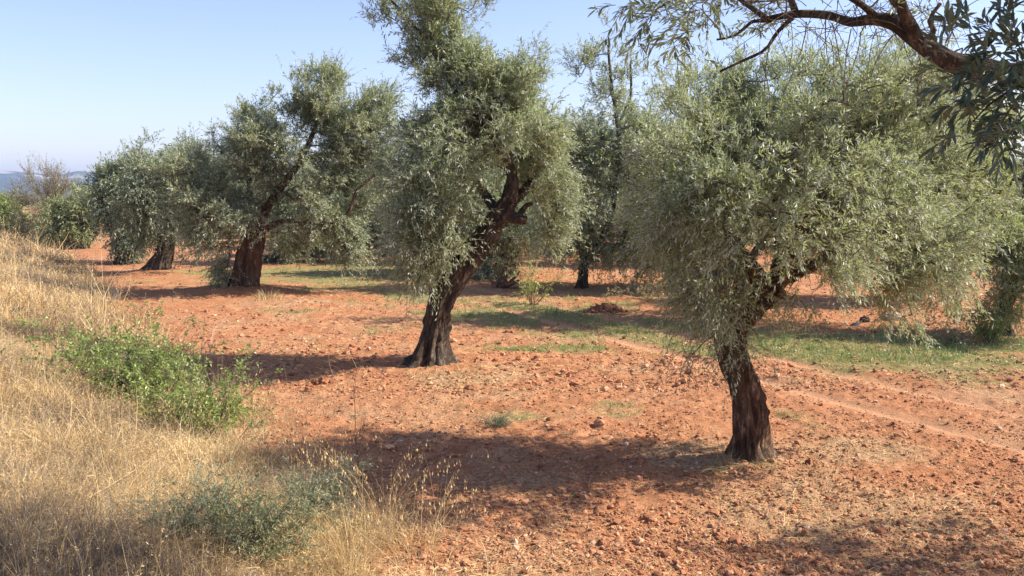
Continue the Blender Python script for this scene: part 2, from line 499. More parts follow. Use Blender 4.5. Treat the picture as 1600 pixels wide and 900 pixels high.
# ------------------------------------------------------------------ ground
def green_mask(x, y):
    m = 0
    for (u, v, rx, ry, w) in ((1450, 565, 3.0, 1.5, 1.), (1250, 535, 1.6, 1.6, 1.), (1000, 515, 2.4, 1.7, 1.), (830, 492, 2.6, 2.2, 1.), (1080, 545, 1.2, .8, .8),
                              (560, 425, 6, 6, .9), (700, 465, 3, 2.5, .7), (1380, 545, 5, 1.2, .9), (950, 470, 3, 3, .45), (860, 545, 1.0, .7, .7), (620, 520, .9, .8, .35),
                              (900, 640, 1.2, .7, .5), (1180, 640, 1.0, .6, .35), (1560, 600, 1.2, .8, .5), (450, 490, 1.5, 1.4, .4), (1000, 440, 3, 2, .3), (760, 610, 1.0, .5, .35)):
        c = g0(u, v)
        m = np.maximum(m, w * np.exp(-(((x - c[0]) / rx) ** 2 + ((y - c[1]) / ry) ** 2)))
    m = m * (1 - .7 * track(x, y))
    nz = fbm2(x, y, 1.5, 61)
    return np.clip((m * 1.55 + (nz - .5) * 1.9 + (n2(x, y, 5., 66) - .5) * .5 - .30), 0, 1)

def straw_mask(x, y):
    m = .40 + 0 * x
    for (u, v, rx, ry, w) in ((1300, 790, 1.6, 1.4, .8), (1100, 710, 1.0, .6, .9), (760, 590, 1.6, .6, .8), (800, 480, 4, 2.5, .5), (950, 455, 3, 3, .8), (440, 475, 1.8, 2.0, .7), (1350, 700, 1.6, .8, .6), (1450, 850, 1.2, 1., .5), (800, 650, 1.5, .6, .6), (1250, 480, 2, 2, .6)):
        c = g0(u, v)
        m = np.maximum(m, w * np.exp(-(((x - c[0]) / rx) ** 2 + ((y - c[1]) / ry) ** 2)))
    s = bank_s(x, y)
    m = np.maximum(m, sstep(-.5, .5, s + (n2(x, y, 1.1, 77) - .5) * 1.4))
    return np.clip(m + (fbm2(x, y, 1.1, 71) - .5) * .9, 0, 1)

def graded(lo, hi, step, far, k):
    core = list(np.arange(lo, hi, step)); a = []; s = step; p = hi
    while p < far: a.append(p); s *= k; p += s
    return core, a + [far]
cx, rx_ = graded(-5, 6.5, .03, 2600, 1.045)
_, lx_ = graded(-6.5, 5, .03, 2600, 1.045)
xs = np.array([-(v) for v in reversed(lx_)] + cx + rx_)
ys = [2.5]; 
while ys[-1] < 4000: ys.append(ys[-1] + max(.028, (ys[-1] * .0042) if ys[-1] < 40 else (ys[-1] - 40) * .08 + .2))
back = [2.5]
s = .2
while back[-1] > -2000: back.append(back[-1] - s); s *= 1.25
ys = np.array(list(reversed(back[1:])) + ys)
X, Y = np.meshgrid(xs, ys)
H = ground_h(X, Y)
nx, ny = len(xs), len(ys)
idx = np.arange(nx * ny).reshape(ny, nx)
q = np.stack([idx[:-1, :-1], idx[:-1, 1:], idx[1:, 1:], idx[1:, :-1]], -1).reshape(-1, 4)

def ground_mat():
    m, nt, N = new_mat('red_soil')
    tc = N('ShaderNodeTexCoord'); v = tc.outputs['Object']
    big = noise(nt, .35, 4, .55, v); mid = noise(nt, 3.2, 5, .62, v); fin = noise(nt, 28, 6, .72, v); vf = noise(nt, 120, 3, .7, v)
    soil = ramp(nt, mid, [(.25, (.33, .142, .070)), (.45, (.46, .215, .108)), (.62, (.54, .285, .152)), (.8, (.60, .37, .22))])
    soil = mixc(nt, math_(nt, 'MULTIPLY', math_(nt, 'SUBTRACT', big, .42), 2.2, True), soil, (.42, .185, .088))
    soil = mixc(nt, math_(nt, 'MULTIPLY', math_(nt, 'SUBTRACT', .47, fin), 5, True), soil, (.20, .078, .040))
    soil = mixc(nt, math_(nt, 'MULTIPLY', math_(nt, 'SUBTRACT', fin, .56), 6, True), soil, (.56, .34, .205))
    tk = attr(nt, 'track')
    soil = mixc(nt, math_(nt, 'MULTIPLY', tk, .9), soil, (.60, .35, .205))
    st = attr(nt, 'straw')
    sc = ramp(nt, fin, [(.3, (.22, .13, .07)), (.5, (.44, .29, .16)), (.7, (.60, .44, .27))])
    f = math_(nt, 'MULTIPLY', math_(nt, 'SUBTRACT', math_(nt, 'ADD', math_(nt, 'MULTIPLY', st, 1.1), math_(nt, 'MULTIPLY', fin, .7)), .78), 2.6, True)
    soil = mixc(nt, 1., soil, (.93, .85, .77), 'MULTIPLY')
    c = mixc(nt, math_(nt, 'MULTIPLY', f, .72), soil, sc)
    gr = attr(nt, 'green')
    gc = ramp(nt, fin, [(.3, (.12, .14, .05)), (.6, (.23, .25, .09)), (.8, (.38, .34, .15))])
    f2 = math_(nt, 'MULTIPLY', math_(nt, 'SUBTRACT', math_(nt, 'ADD', gr, math_(nt, 'MULTIPLY', vf, .7)), .6), 2.2, True)
    c = mixc(nt, math_(nt, 'MULTIPLY', f2, .7), c, gc)
    far = attr(nt, 'far')
    c = mixc(nt, far, c, ramp(nt, big, [(.4, (.10, .12, .05)), (.6, (.20, .16, .08))]))
    pb = N('ShaderNodeBsdfPrincipled'); nt.links.new(c, pb.inputs['Base Color']); pb.inputs['Roughness'].default_value = .95
    pb.inputs['Specular IOR Level'].default_value = .15
    bp = N('ShaderNodeBump'); bp.inputs['Strength'].default_value = .9; bp.inputs['Distance'].default_value = .03
    h = math_(nt, 'ADD', fin, math_(nt, 'MULTIPLY', vf, .35)); nt.links.new(h, bp.inputs['Height']); nt.links.new(bp.outputs[0], pb.inputs['Normal'])
    o = N('ShaderNodeOutputMaterial'); nt.links.new(pb.outputs[0], o.inputs[0])
    return m
SOIL = ground_mat()
gx, gy = X.reshape(-1), Y.reshape(-1)
far_a = sstep(120, 260, np.hypot(gx, gy))
ground = build('ground', np.stack([gx, gy, H.reshape(-1)], -1), q, None, [SOIL],
               {'track': track(gx, gy), 'green': green_mask(gx, gy), 'straw': straw_mask(gx, gy), 'far': far_a}, smooth=True)
tag(ground, kind='structure')

# ------------------------------------------------------------------ clods, straw litter, weeds (stuff)
def sample_field(n, y0, y1, dens=1.0, left=-.75, right=.75, power=1.0):
    """points on the ground, density falling with distance"""
    u = rng.uniform(0, 1, n)
    y = (y0 ** -power + u * (y1 ** -power - y0 ** -power)) ** (-1 / power) if power else y0 + u * (y1 - y0)
    x = rng.uniform(left, right, n) * y
    return x, y

ICO = None
def ico():
    t = (1 + 5 ** .5) / 2
    v = np.array([(-1, t, 0), (1, t, 0), (-1, -t, 0), (1, -t, 0), (0, -1, t), (0, 1, t), (0, -1, -t), (0, 1, -t), (t, 0, -1), (t, 0, 1), (-t, 0, -1), (-t, 0, 1)], float)
    f = np.array([(0, 11, 5), (0, 5, 1), (0, 1, 7), (0, 7, 10), (0, 10, 11), (1, 5, 9), (5, 11, 4), (11, 10, 2), (10, 7, 6), (7, 1, 8), (3, 9, 4), (3, 4, 2), (3, 2, 6), (3, 6, 8), (3, 8, 9), (4, 9, 5), (2, 4, 11), (6, 2, 10), (8, 6, 7), (9, 8, 1)])
    return norm(v), f
IV, IF = ico()
def lumps(mb, x, y, z, size, hue, flat=.7):
    N = len(x)
    a = rng.uniform(0, 6.28, N); c, s = np.cos(a), np.sin(a)
    V = IV[None] * (1 + rng.uniform(-.32, .32, (N, 12, 1)))
    V = V * (size[:, None] * rng.uniform(.7, 1.3, (N, 3)))[:, None, :] * np.array([1, 1, flat])
    Vx = V[..., 0] * c[:, None] - V[..., 1] * s[:, None]; Vy = V[..., 0] * s[:, None] + V[..., 1] * c[:, None]
    W = np.stack([Vx + x[:, None], Vy + y[:, None], V[..., 2] + z[:, None]], -1)
    f = (np.arange(N)[:, None, None] * 12 + IF[None]).reshape(-1, 3)
    mb.add(W.reshape(-1, 3), None, f, 0, hue=np.repeat(hue, 12), tint=np.repeat(rng.uniform(0, 1, N), 12))

mb = MB()
for (n, y0, y1, sz) in ((110000, 5.2, 14, .0066), (34000, 12, 32, .013), (2200, 5.2, 20, .015)):
    x, y = sample_field(n, y0, y1)
    ok = (bank_s(x, y) < .5) & (rng.uniform(size=n) > track(x, y) * .85) & (rng.uniform(size=n) > .75 * green_mask(x, y)) & (fbm2(x, y, 1.7, 91) > .30 + .25 * rng.uniform(size=n))
    x, y = x[ok], y[ok]
    s = sz * np.exp(rng.normal(0, .55, len(x)))
    s = np.minimum(s, sz * 4.5)
    lumps(mb, x, y, ground_h(x, y) + s * .25, s, np.clip(rng.beta(2, 2.2, len(x)), 0, 1))
tag(mb.out('soil_clods', [CLOD], smooth=False), 'red clods and small stones strewn over the tilled soil', 'soil clods', kind='stuff')

def strips(mb, base, azim, lean, height, width, bend, hue, tint, segs=3, mat=0):
    """upright bending blades"""
    N = len(base)
    t = np.linspace(0, 1, segs + 1)
    dx, dy = np.cos(azim), np.sin(azim)
    out = (lean[:, None] * t + bend[:, None] * t ** 2.2) * height[:, None]
    zz = height[:, None] * t * np.sqrt(np.clip(1 - .35 * (lean[:, None] + bend[:, None] * t) ** 2, .08, 1))
    C = np.stack([base[:, None, 0] + out * dx[:, None], base[:, None, 1] + out * dy[:, None], base[:, None, 2] + zz], -1)
    fa = rng.uniform(0, 6.28, N)
    W = np.stack([np.cos(fa), np.sin(fa), np.zeros(N)], -1)[:, None]
    w = width[:, None, None] * .5 * (1 - t ** 1.6)[None, :, None]
    Lf = (C - W * w)[:, :-1]; Rt = (C + W * w)[:, :-1]
    V = np.concatenate([Lf, Rt, C[:, -1:]], 1)
    k = 2 * segs + 1
    b = np.arange(N)[:, None] * k
    qs = np.concatenate([b + np.array([[i, segs + i, segs + i + 1, i + 1]]) for i in range(segs - 1)]) if segs > 1 else None
    tr = b + np.array([[segs - 1, 2 * segs - 1, 2 * segs]])
    mb.add(V.reshape(-1, 3), qs, tr, mat, hue=np.repeat(hue, k), tint=np.repeat(tint, k))
    return C

def flat_strips(mb, x, y, z, length, width, hue, mat=0, tilt=.15):
    N = len(x); a = rng.uniform(0, 6.28, N)
    D = np.stack([np.cos(a), np.sin(a), rng.normal(0, tilt, N)], -1); W = np.stack([-np.sin(a), np.cos(a), rng.normal(0, .5, N)], -1)
    W = norm(W)
    c = np.stack([x, y, z], -1)
    L = length[:, None] * .5; w = width[:, None] * .5
    mid = c + np.array([0, 0, 1]) * L * rng.uniform(0, .25, N)[:, None] + W * L * rng.normal(0, .15, N)[:, None]
    V = np.stack([c - D * L - W * w, c - D * L + W * w, mid + W * w, mid - W * w, c + D * L + W * w, c + D * L - W * w], 1)
    b = np.arange(N)[:, None] * 6
    mb.add(V.reshape(-1, 3), np.concatenate([b + np.array([[0, 1, 2, 3]]), b + np.array([[3, 2, 4, 5]])]), None, mat, hue=np.repeat(hue, 6), tint=np.repeat(rng.uniform(0, 1, N), 6))

mb = MB()
for (n, y0, y1, l, w) in ((130000, 5.2, 13, .045, .0032), (70000, 12, 34, .08, .007)):
    x, y = sample_field(n, y0, y1)
    m = straw_mask(x, y)
    ok = (m > rng.uniform(.15, .95, n)) & (rng.uniform(size=n) > .7 * track(x, y)) & (bank_s(x, y) < 1)
    x, y = x[ok], y[ok]
    k = len(x)
    flat_strips(mb, x, y, ground_h(x, y) + rng.uniform(.002, .014, k), l * np.exp(rng.normal(0, .5, k)), w * rng.uniform(.6, 1.5, k), np.clip(rng.beta(2.4, 1.8, k), 0, 1))
tag(mb.out('straw_litter', [STRAW]), 'dry straw and dead grass bits lying over the red soil', 'straw litter', kind='stuff')

mb = MB()
for (n, y0, y1, h, w) in ((120000, 7.5, 16, .04, .004), (110000, 14, 36, .06, .009)):
    x, y = sample_field(n, y0, y1)
    gm = green_mask(x, y)
    ok = (gm > rng.uniform(.06, .75, n)) & (bank_s(x, y) < .3)
    x, y = x[ok], y[ok]; k = len(x); gm = gm[ok]
    nc = max(20, k // 22); ci = rng.integers(0, k, nc); cl = rng.integers(0, nc, k); inn = rng.uniform(size=k) < .7; cs = np.exp(rng.normal(0, .5, nc))[cl]
    x = np.where(inn, x[ci][cl] + rng.normal(0, 1, k) * h * .9 * cs, x); y = np.where(inn, y[ci][cl] + rng.normal(0, 1, k) * h * .9 * cs, y)
    gm = np.where(inn, gm[ci][cl] * cs, gm * .6)
    strips(mb, np.stack([x, y, ground_h(x, y) - .005], -1), rng.uniform(0, 6.28, k), rng.uniform(0, .5, k), h * np.exp(rng.normal(0, .35, k)) * (.6 + .7 * gm), w * rng.uniform(.6, 1.4, k), rng.uniform(0, .8, k),
           np.clip(rng.beta(2, 2.4, k) + .25 * (1 - gm), 0, 1), rng.uniform(0, 1, k), segs=2)
    # small white wild flowers
    sel = (rng.uniform(size=k) < .035 * sstep(.4, .9, gm)) & (x > 1.5)
    fx, fy = x[sel], y[sel]; kk = len(fx)
    if kk: flat_strips(mb, fx, fy, ground_h(fx, fy) + h * rng.uniform(.7, 1.6, kk), np.full(kk, .013 if y0 < 10 else .02), np.full(kk, .011 if y0 < 10 else .017), rng.uniform(0, 1, kk), mat=1, tilt=.4)
tag(mb.out('ground_weeds', [GREENG, WHITE]), 'low green weeds with tiny white flowers between the olive rows', 'weeds', kind='stuff')

SHRUBS = [(*G(u, v)[:2], r_) for u, v, r_ in ((280, 650, .8), (320, 705, .6), (170, 610, .5), (410, 860, .42), (320, 830, .38), (480, 800, .4), (540, 835, .2), (420, 920, .4))]
# ------------------------------------------------------------------ dry grass on the bank
def bank_pts(n, y0, y1, smin, smax):
    y = rng.uniform(y0, y1, n)
    s = smin + (smax - smin) * rng.uniform(0, 1, n)
    x = (2.45 - .55 * y) - s / .876
    return x, y, s
mb = MB()
for (n, y0, y1, h, w, smax) in ((130000, 3.3, 7.5, .15, .0030, 4.2), (105000, 7, 14, .17, .0046, 4.6), (80000, 13, 30, .21, .010, 5.0), (36000, 28, 75, .24, .024, 6.0)):
    x, y, s = bank_pts(n, y0, y1, -.7, smax)
    pn = fbm2(x, y, 1.3, 101); pb_ = n2(x, y, .55, 111)
    edge = sstep(-.55, .55, s + (n2(x, y, 1.6, 102) - .5) * 1.1)
    bare = sstep(2.6, 3.3, s) * sstep(11, 15, y) * .75
    ok = (rng.uniform(size=n) < edge * (.35 + 1.1 * sstep(.3, .6, pn))) & (rng.uniform(size=n) > bare)
    uu, vv = project(np.stack([x, y, 0 * x + .5], -1))
    ok &= (uu > -500)
    x, y, s, pn, pb_ = x[ok], y[ok], s[ok], pn[ok], pb_[ok]; k = len(x)
    # tussocks: blades gather round clump centres and lean outwards from them
    nc = max(50, k // 45); ci = rng.integers(0, k, nc); cl = rng.integers(0, nc, k); cpx, cpy = x[ci][cl], y[ci][cl]
    near_c = rng.uniform(size=k) < .6; sc_ = .045 if y0 < 7 else (.07 if y0 < 13 else .14)
    ox, oy = rng.normal(0, sc_, k), rng.normal(0, sc_, k)
    x = np.where(near_c, cpx + ox, x); y = np.where(near_c, cpy + oy, y); csz = np.exp(rng.normal(0, .35, nc))[cl]; chue = rng.normal(0, .16, nc)[cl]
    pn = fbm2(x, y, 1.3, 101)
    hh = h * np.where(near_c, csz * 1.25, .75) * np.exp(rng.normal(0, .35, k)) * (.45 + 1.1 * pn) * (.5 + .5 * sstep(-.3, 1.0, s)) * (1 + .25 * (pb_ - .5))
    az = np.where(near_c, np.arctan2(oy, ox) + rng.normal(0, .7, k), rng.uniform(0, 6.28, k))
    hue = np.clip(.62 + 1.5 * (fbm2(x, y, .7, 121) - .5) + 1.0 * (fbm2(x, y, 2.6, 125) - .5) - .18 * sstep(5.6, 4.4, y) + rng.normal(0, .15, k), 0, 1)
    grey = sstep(.42, .62, fbm2(x, y, .8, 131)) * .4 + .35 * sstep(6.0, 4.6, y) + .08
    for (sx_, sy_, sr_) in SHRUBS: hh *= 1 - .25 * np.exp(-((x - sx_) ** 2 + (y - sy_) ** 2) / sr_ ** 2)
    hue = np.clip(hue + np.where(near_c, chue, -.05), 0, 1)
    strips(mb, np.stack([x, y, ground_h(x, y) - .01], -1), az, rng.uniform(-.2, 1.1, k), hh, w * rng.uniform(.5, 1.6, k), rng.uniform(-.3, 1.7, k), np.where(rng.uniform(size=k) < grey, hue * .2, .25 + .75 * hue), rng.uniform(0, 1, k))
    # matted dead thatch
    m = int(k * .8); j = rng.integers(0, k, m)
    flat_strips(mb, x[j] + rng.normal(0, .05, m), y[j] + rng.normal(0, .05, m), ground_h(x[j], y[j]) + np.abs(rng.normal(.03, .05, m)), h * .5 * rng.uniform(.5, 1.3, m), w * rng.uniform(.8, 1.6, m), np.clip(hue[j] - .1, 0, 1), tilt=.4)
    # thin flowering stalks with seed heads
    m = int(k * .035); j = rng.integers(0, k, m)
    b = np.stack([x[j], y[j], ground_h(x[j], y[j]) - .01], -1)
    C = strips(mb, b, rng.uniform(0, 6.28, m), rng.uniform(0, .25, m), hh[j] * rng.uniform(1.25, 1.9, m), np.full(m, w * .7), rng.uniform(.05, .6, m), np.clip(rng.uniform(.45, 1, m), 0, 1), rng.uniform(0, 1, m), segs=4)
    for e in range(6):
        f = rng.uniform(.62, 1., m)[:, None]
        pos = C[:, 3] * (1 - (f - .62) / .38) + C[:, 4] * (f - .62) / .38
        leaves(mb, pos, norm(C[:, 4] - C[:, 3]), .02 if y0 < 10 else .04, w * 1.5, .5, .5, 0, hue=rng.uniform(.4, 1, m))
tag(mb.out('dry_grass', [STRAW]), 'tall straw coloured dry grass covering the roadside bank', 'dry grass', kind='stuff')

# ------------------------------------------------------------------ olive trees
def bl(rows, ysc=1.0):
    """rows (u, v, depth, half width px, half height px, half depth m, density) -> world blobs with real size"""
    out = []
    for r in rows:
        u, v, Yd, ru, rv, ry = r[:6]; dn = r[6] if len(r) > 6 else 1.
        c = P(u, v, Yd)
        out.append((c[0], c[1], c[2], ru / F * Yd, ry, rv / F * Yd, dn))
    return out

def pl(rows):
    out = []
    for (u, v, Yd, wpx) in rows:
        c = P(u, v, Yd); out.append((c[0], c[1], c[2], wpx / F * Yd * .5))
    return out

def olive_tree(name, base, trunk, limbs, blobs, label, group=None, seed=0, leafm=OLIVE, barkm=BARK, flare=.5, extra=None, sides=40, stubs=(), more=(), **kw):
    root = empty(name, base)
    t = MB()
    V, q_, tr = bark_tube(trunk, seed, flare, sides * 2, .33, .018)
    t.add(V, q_, tr)
    for i, l in enumerate(limbs):
        V, q_, tr = bark_tube(l, seed + 10 + i, 0, 16, .20, .035)
        t.add(V, q_, tr)
    for i, l in enumerate(stubs):
        V, q_, tr = bark_tube(l, seed + 50 + i, .12, 18, .22, .03)
        t.add(V, q_, tr)
    t.out('trunk', [barkm], smooth=True, parent=root, origin=base)
    c = MB()
    crown(c, blobs, limbs, seed=seed, **kw)
    if extra: extra(c)
    c.out('crown', [leafm, TWIG] + list(more), parent=root, origin=base)
    tag(root, label, 'olive tree', group or 'olive trees of the grove')
    return root

def down(p, dz=-.12):
    return (p[0], p[1], p[2] + dz)

# --- T1, right foreground
y1 = T1[1]
tr1 = pl([(1178, 728, y1, 68), (1174, 690, y1, 54), (1172, 640, y1, 50), (1163, 595, y1, 44), (1150, 560, y1, 42), (1146, 528, y1, 44), (1160, 498, y1, 42), (1186, 470, y1, 42), (1212, 444, y1 + .05, 40)])
lb1 = [pl([(1205, 452, y1, 34), (1235, 410, y1 + .1, 26), (1262, 350, y1 + .2, 20), (1300, 280, y1 + .3, 14), (1340, 200, y1 + .3, 8)]),
       pl([(1200, 458, y1, 30), (1160, 400, y1, 22), (1132, 345, y1, 17), (1122, 290, y1, 12), (1110, 210, y1, 7)]),
       pl([(1215, 440, y1, 26), (1300, 400, y1 + .2, 18), (1390, 360, y1 + .3, 12), (1460, 340, y1 + .3, 7)]),
       pl([(1215, 440, y1, 26), (1220, 370, y1 + .5, 18), (1210, 300, y1 + .9, 12), (1200, 200, y1 + 1.2, 7)]),
       pl([(1215, 440, y1, 22), (1245, 380, y1 - .4, 15), (1250, 320, y1 - .8, 10), (1240, 250, y1 - .9, 6)])]
bb1 = bl([(1230, 270, y1 - .1, 190, 120, 1.6), (1130, 350, y1 - .2, 110, 115, 1.2), (1065, 300, y1, 80, 120, .9), (1375, 300, y1 + .1, 135, 130, 1.4), (1420, 400, y1, 70, 95, .9),
          (1290, 165, y1 + .2, 190, 75, 1.3), (1120, 200, y1, 110, 80, .9), (1225, 395, y1 - .4, 130, 55, 1.2), (1112, 450, y1 - .1, 58, 62, .6, 1.5), (1435, 470, y1 + .1, 62, 52, .6, 1.),
          (1250, 465, y1, 42, 42, .4, .8), (1450, 300, y1 + .2, 50, 110, .7), (1375, 425, y1, 60, 40, .5, .9), (1380, 120, y1 + .2, 110, 50, .8, .7), (1455, 170, y1 + .3, 80, 60, .8, .7), (1180, 125, y1 + .2, 90, 40, .7, .5), (1180, 330, y1 - 1.1, 110, 80, .7, .9), (1095, 285, y1 - 1.0, 80, 85, .7, .9)])
def ep1(c):   # shoots springing from the trunk
    n = 85
    u = rng.uniform(1138, 1165, n); v = rng.uniform(480, 560, n)
    st = np.array([P(a, b, y1 + rng.uniform(-.15, .1)) for a, b in zip(u, v)])
    d = rng.normal(size=(n, 3)) * np.array([1, .8, .5]) + np.array([-.35, -.3, -.1])
    leafy_twigs(c, grow_twigs(st, d, rng.uniform(.15, .48, n), rng.uniform(.2, .6, n)), 15, .05, .012, hue=rng.uniform(.1, .6, n))
    n = 34
    st = np.array([P(a, b, y1 + rng.uniform(-.15, .1)) for a, b in zip(rng.normal(1085, 18, n), rng.normal(550, 14, n))])
    leafy_twigs(c, grow_twigs(st, rng.normal(size=(n, 3)) + np.array([-.3, 0, -.4]), rng.uniform(.12, .32, n), rng.uniform(.3, .9, n)), 13, .045, .011, hue=rng.uniform(.1, .6, n))
    b_ = np.array([[P(1148, 520, y1), P(1120, 522, y1 - .05), P(1100, 535, y1 - .08), P(1082, 555, y1 - .08)]]); V, q_ = tubes(b_, np.array([[.009, .007, .006, .004]]), 5); c.add(V, q_, None, 1)
olive_tree('olive_tree', T1, tr1, lb1, bb1, 'nearest whole olive tree, curved trunk with leafy shoots, right foreground', seed=3, barkm=BARK_R, flare=.62, extra=ep1,
           leafm=OLIVE, ncl=900, ntw=12, nl=16, ll=.058, lw=.012, tlen=(.14, .34), droopy=.45, keep=.47, clump=1.3)

# --- T2, centre leaning
y2 = T2[1]
tr2 = pl([(672, 582, y2, 60), (676, 545, y2, 44), (682, 510, y2, 34), (690, 470, y2, 35), (708, 440, y2, 37), (733, 408, y2, 34), (757, 372, y2, 30), (782, 338, y2, 28), (797, 315, y2, 26)])
lb2 = [pl([(795, 318, y2, 24), (800, 270, y2 + .1, 18), (770, 210, y2 + .1, 14), (735, 150, y2, 10), (712, 80, y2, 7), (700, 20, y2, 4)]),
       pl([(735, 405, y2 + .2, 14), (715, 370, y2 + .5, 10), (690, 330, y2 + .6, 8), (660, 290, y2 + .6, 6), (640, 250, y2 + .6, 4)]),
       pl([(790, 322, y2, 20), (835, 280, y2 + .4, 13), (850, 220, y2 + .6, 9), (850, 160, y2 + .6, 5)]),
       pl([(780, 335, y2, 16), (740, 280, y2 + .8, 11), (700, 240, y2 + 1., 8), (680, 190, y2 + 1., 5)]),
       pl([(715, 150, y2, 8), (670, 70, y2, 6), (630, 20, y2, 4), (600, -10, y2, 3)])]
st2 = [pl([(790, 335, y2, 20), (808, 341, y2 - .05, 16), (822, 344, y2 - .1, 12)]), pl([(812, 335, y2, 9), (822, 322, y2, 7), (832, 318, y2, 5)]),
       pl([(735, 412, y2, 14), (728, 395, y2 - .2, 10), (725, 386, y2 - .2, 7)])]
bb2 = bl([(610, 12, y2, 42, 30, .5, .55), (665, 55, y2, 55, 55, .6, .55), (705, 15, y2, 55, 40, .6, .55), (705, 110, y2, 62, 45, .8, .8), (770, 150, y2, 85, 60, 1.0),
          (720, 200, y2, 60, 60, 1.), (810, 180, y2, 60, 70, .9), (770, 225, y2, 100, 60, 1.3), (680, 270, y2 - .2, 90, 75, 1.2), (650, 345, y2 - .3, 60, 60, .9),
          (685, 345, y2 - .5, 45, 45, .6), (832, 255, y2 + .2, 45, 70, .8), (866, 345, y2 + .5, 28, 42, .5, .5), (880, 300, y2 + .5, 24, 36, .5, .6), (610, 290, y2, 30, 60, .6, .7), (670, 415, y2 - .4, 40, 30, .45, .8)])
olive_tree('olive_tree', T2, tr2, lb2, bb2, 'centre olive tree, dark trunk leaning right, tall ragged crown reaching the top', seed=21, flare=.95, stubs=st2,
           leafm=OLIVE, ncl=950, ntw=11, nl=14, ll=.076, lw=.0165, tlen=(.18, .42), droopy=.45, keep=.47, clump=1.2)

# --- T3, big old tree left
y3 = T3[1]
tr3 = pl([(382, 468, y3, 54), (384, 440, y3, 37), (388, 410, y3, 35), (392, 385, y3, 33), (396, 362, y3, 30)])
lb3 = [pl([(396, 368, y3, 18), (420, 320, y3, 13), (470, 250, y3, 9), (500, 180, y3, 5)]),
       pl([(392, 370, y3, 17), (350, 330, y3 - .3, 12), (310, 290, y3 - .4, 6), (290, 250, y3 - .4, 4)]),
       pl([(396, 368, y3, 17), (390, 300, y3 + .3, 10), (390, 230, y3 + .5, 6)]),
       pl([(400, 365, y3, 14), (450, 345, y3 - .6, 7), (520, 350, y3 - .7, 5), (545, 330, y3 - .7, 5), (560, 295, y3 - .7, 5), (592, 268, y3 - .7, 4)]),
       pl([(470, 250, y3, 8), (530, 235, y3 - .4, 6), (580, 230, y3 - .3, 4)])]
bb3 = bl([(318, 335, y3 - .4, 68, 58, 1.4), (300, 270, y3 - .2, 50, 45, 1.1), (395, 225, y3, 58, 55, 1.3), (495, 170, y3, 65, 55, 1.2), (440, 260, y3, 80, 80, 1.6),
          (570, 215, y3, 58, 60, 1.2), (600, 180, y3, 32, 36, .7, .7), (520, 300, y3, 85, 75, 1.4, .8), (415, 330, y3 - .9, 66, 40, 1.1, 1.2), (480, 320, y3 - .7, 50, 40, .9), (540, 375, y3, 35, 45, .7, .7), (352, 425, y3 - .5, 13, 34, .35, 1.), (480, 370, y3 + .4, 50, 30, .7, .6),
          (520, 130, y3, 30, 26, .6, .6), (470, 372, y3 + 1.0, 45, 24, .8, .6), (545, 385, y3, 28, 28, .6, .6)])
olive_tree('olive_tree', T3, tr3, lb3, bb3, 'broad old olive tree on the left with a thick reddish trunk on a soil mound', seed=35, barkm=BARK_R, flare=.45,
           leafm=OLIVE, ncl=1250, ntw=10, nl=14, ll=.085, lw=.023, tlen=(.25, .5), droopy=.4, keep=.46, clump=.8, rad=.004, base_r=.007)

# --- T4
y4 = T4[1]
olive_tree('olive_tree', T4, pl([(246, 434, y4, 44), (250, 414, y4, 30), (258, 390, y4, 26), (262, 365, y4, 22)]),
           [pl([(262, 370, y4, 16), (250, 310, y4, 10), (245, 250, y4, 5)]), pl([(260, 370, y4, 16), (290, 320, y4, 10), (300, 260, y4, 5)]), pl([(260, 375, y4, 14), (220, 340, y4, 9), (190, 310, y4, 5)])],
           bl([(250, 255, y4, 45, 42, 1.2), (302, 270, y4, 45, 45, 1.2), (245, 318, y4, 48, 46, 1.4), (292, 330, y4, 42, 44, 1.2)]),
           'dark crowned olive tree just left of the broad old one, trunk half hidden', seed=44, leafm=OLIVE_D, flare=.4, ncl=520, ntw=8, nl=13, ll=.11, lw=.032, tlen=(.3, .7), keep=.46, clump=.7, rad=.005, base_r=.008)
# --- T5
y5 = T5[1]
olive_tree('olive_tree', T5, pl([(196, 414, y5, 30), (200, 396, y5, 20), (202, 372, y5, 16)]),
           [pl([(202, 375, y5, 12), (190, 320, y5, 8), (180, 285, y5, 4)]), pl([(202, 375, y5, 12), (220, 330, y5, 8), (222, 290, y5, 4)])],
           bl([(185, 290, y5, 32, 30, 1.1), (222, 285, y5, 30, 32, 1.), (178, 325, y5, 28, 28, 1.), (210, 340, y5, 32, 42, 1.2), (203, 380, y5, 20, 20, .7)]),
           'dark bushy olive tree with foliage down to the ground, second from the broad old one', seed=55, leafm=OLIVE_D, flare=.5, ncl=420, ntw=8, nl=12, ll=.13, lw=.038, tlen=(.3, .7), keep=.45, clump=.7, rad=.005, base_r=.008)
# --- T6
y6 = T6[1]
olive_tree('olive_tree', T6, pl([(126, 392, y6, 22), (134, 378, y6, 15), (146, 362, y6, 14), (150, 350, y6, 12)]),
           [pl([(150, 352, y6, 9), (140, 330, y6, 6), (128, 312, y6, 3)]), pl([(136, 375, y6, 9), (115, 345, y6, 6), (100, 320, y6, 3)])],
           bl([(118, 335, y6, 34, 28, 1.3), (100, 352, y6, 30, 26, 1.2), (128, 366, y6, 20, 18, .8), (145, 325, y6, 18, 16, .7)]),
           'small pale olive tree, dark leaning trunk, far left end of the front row', seed=66, leafm=OLIVE_Y, flare=.4, ncl=300, ntw=8, nl=11, ll=.15, lw=.042, tlen=(.3, .7), keep=.45, clump=.6, rad=.006, base_r=.009)
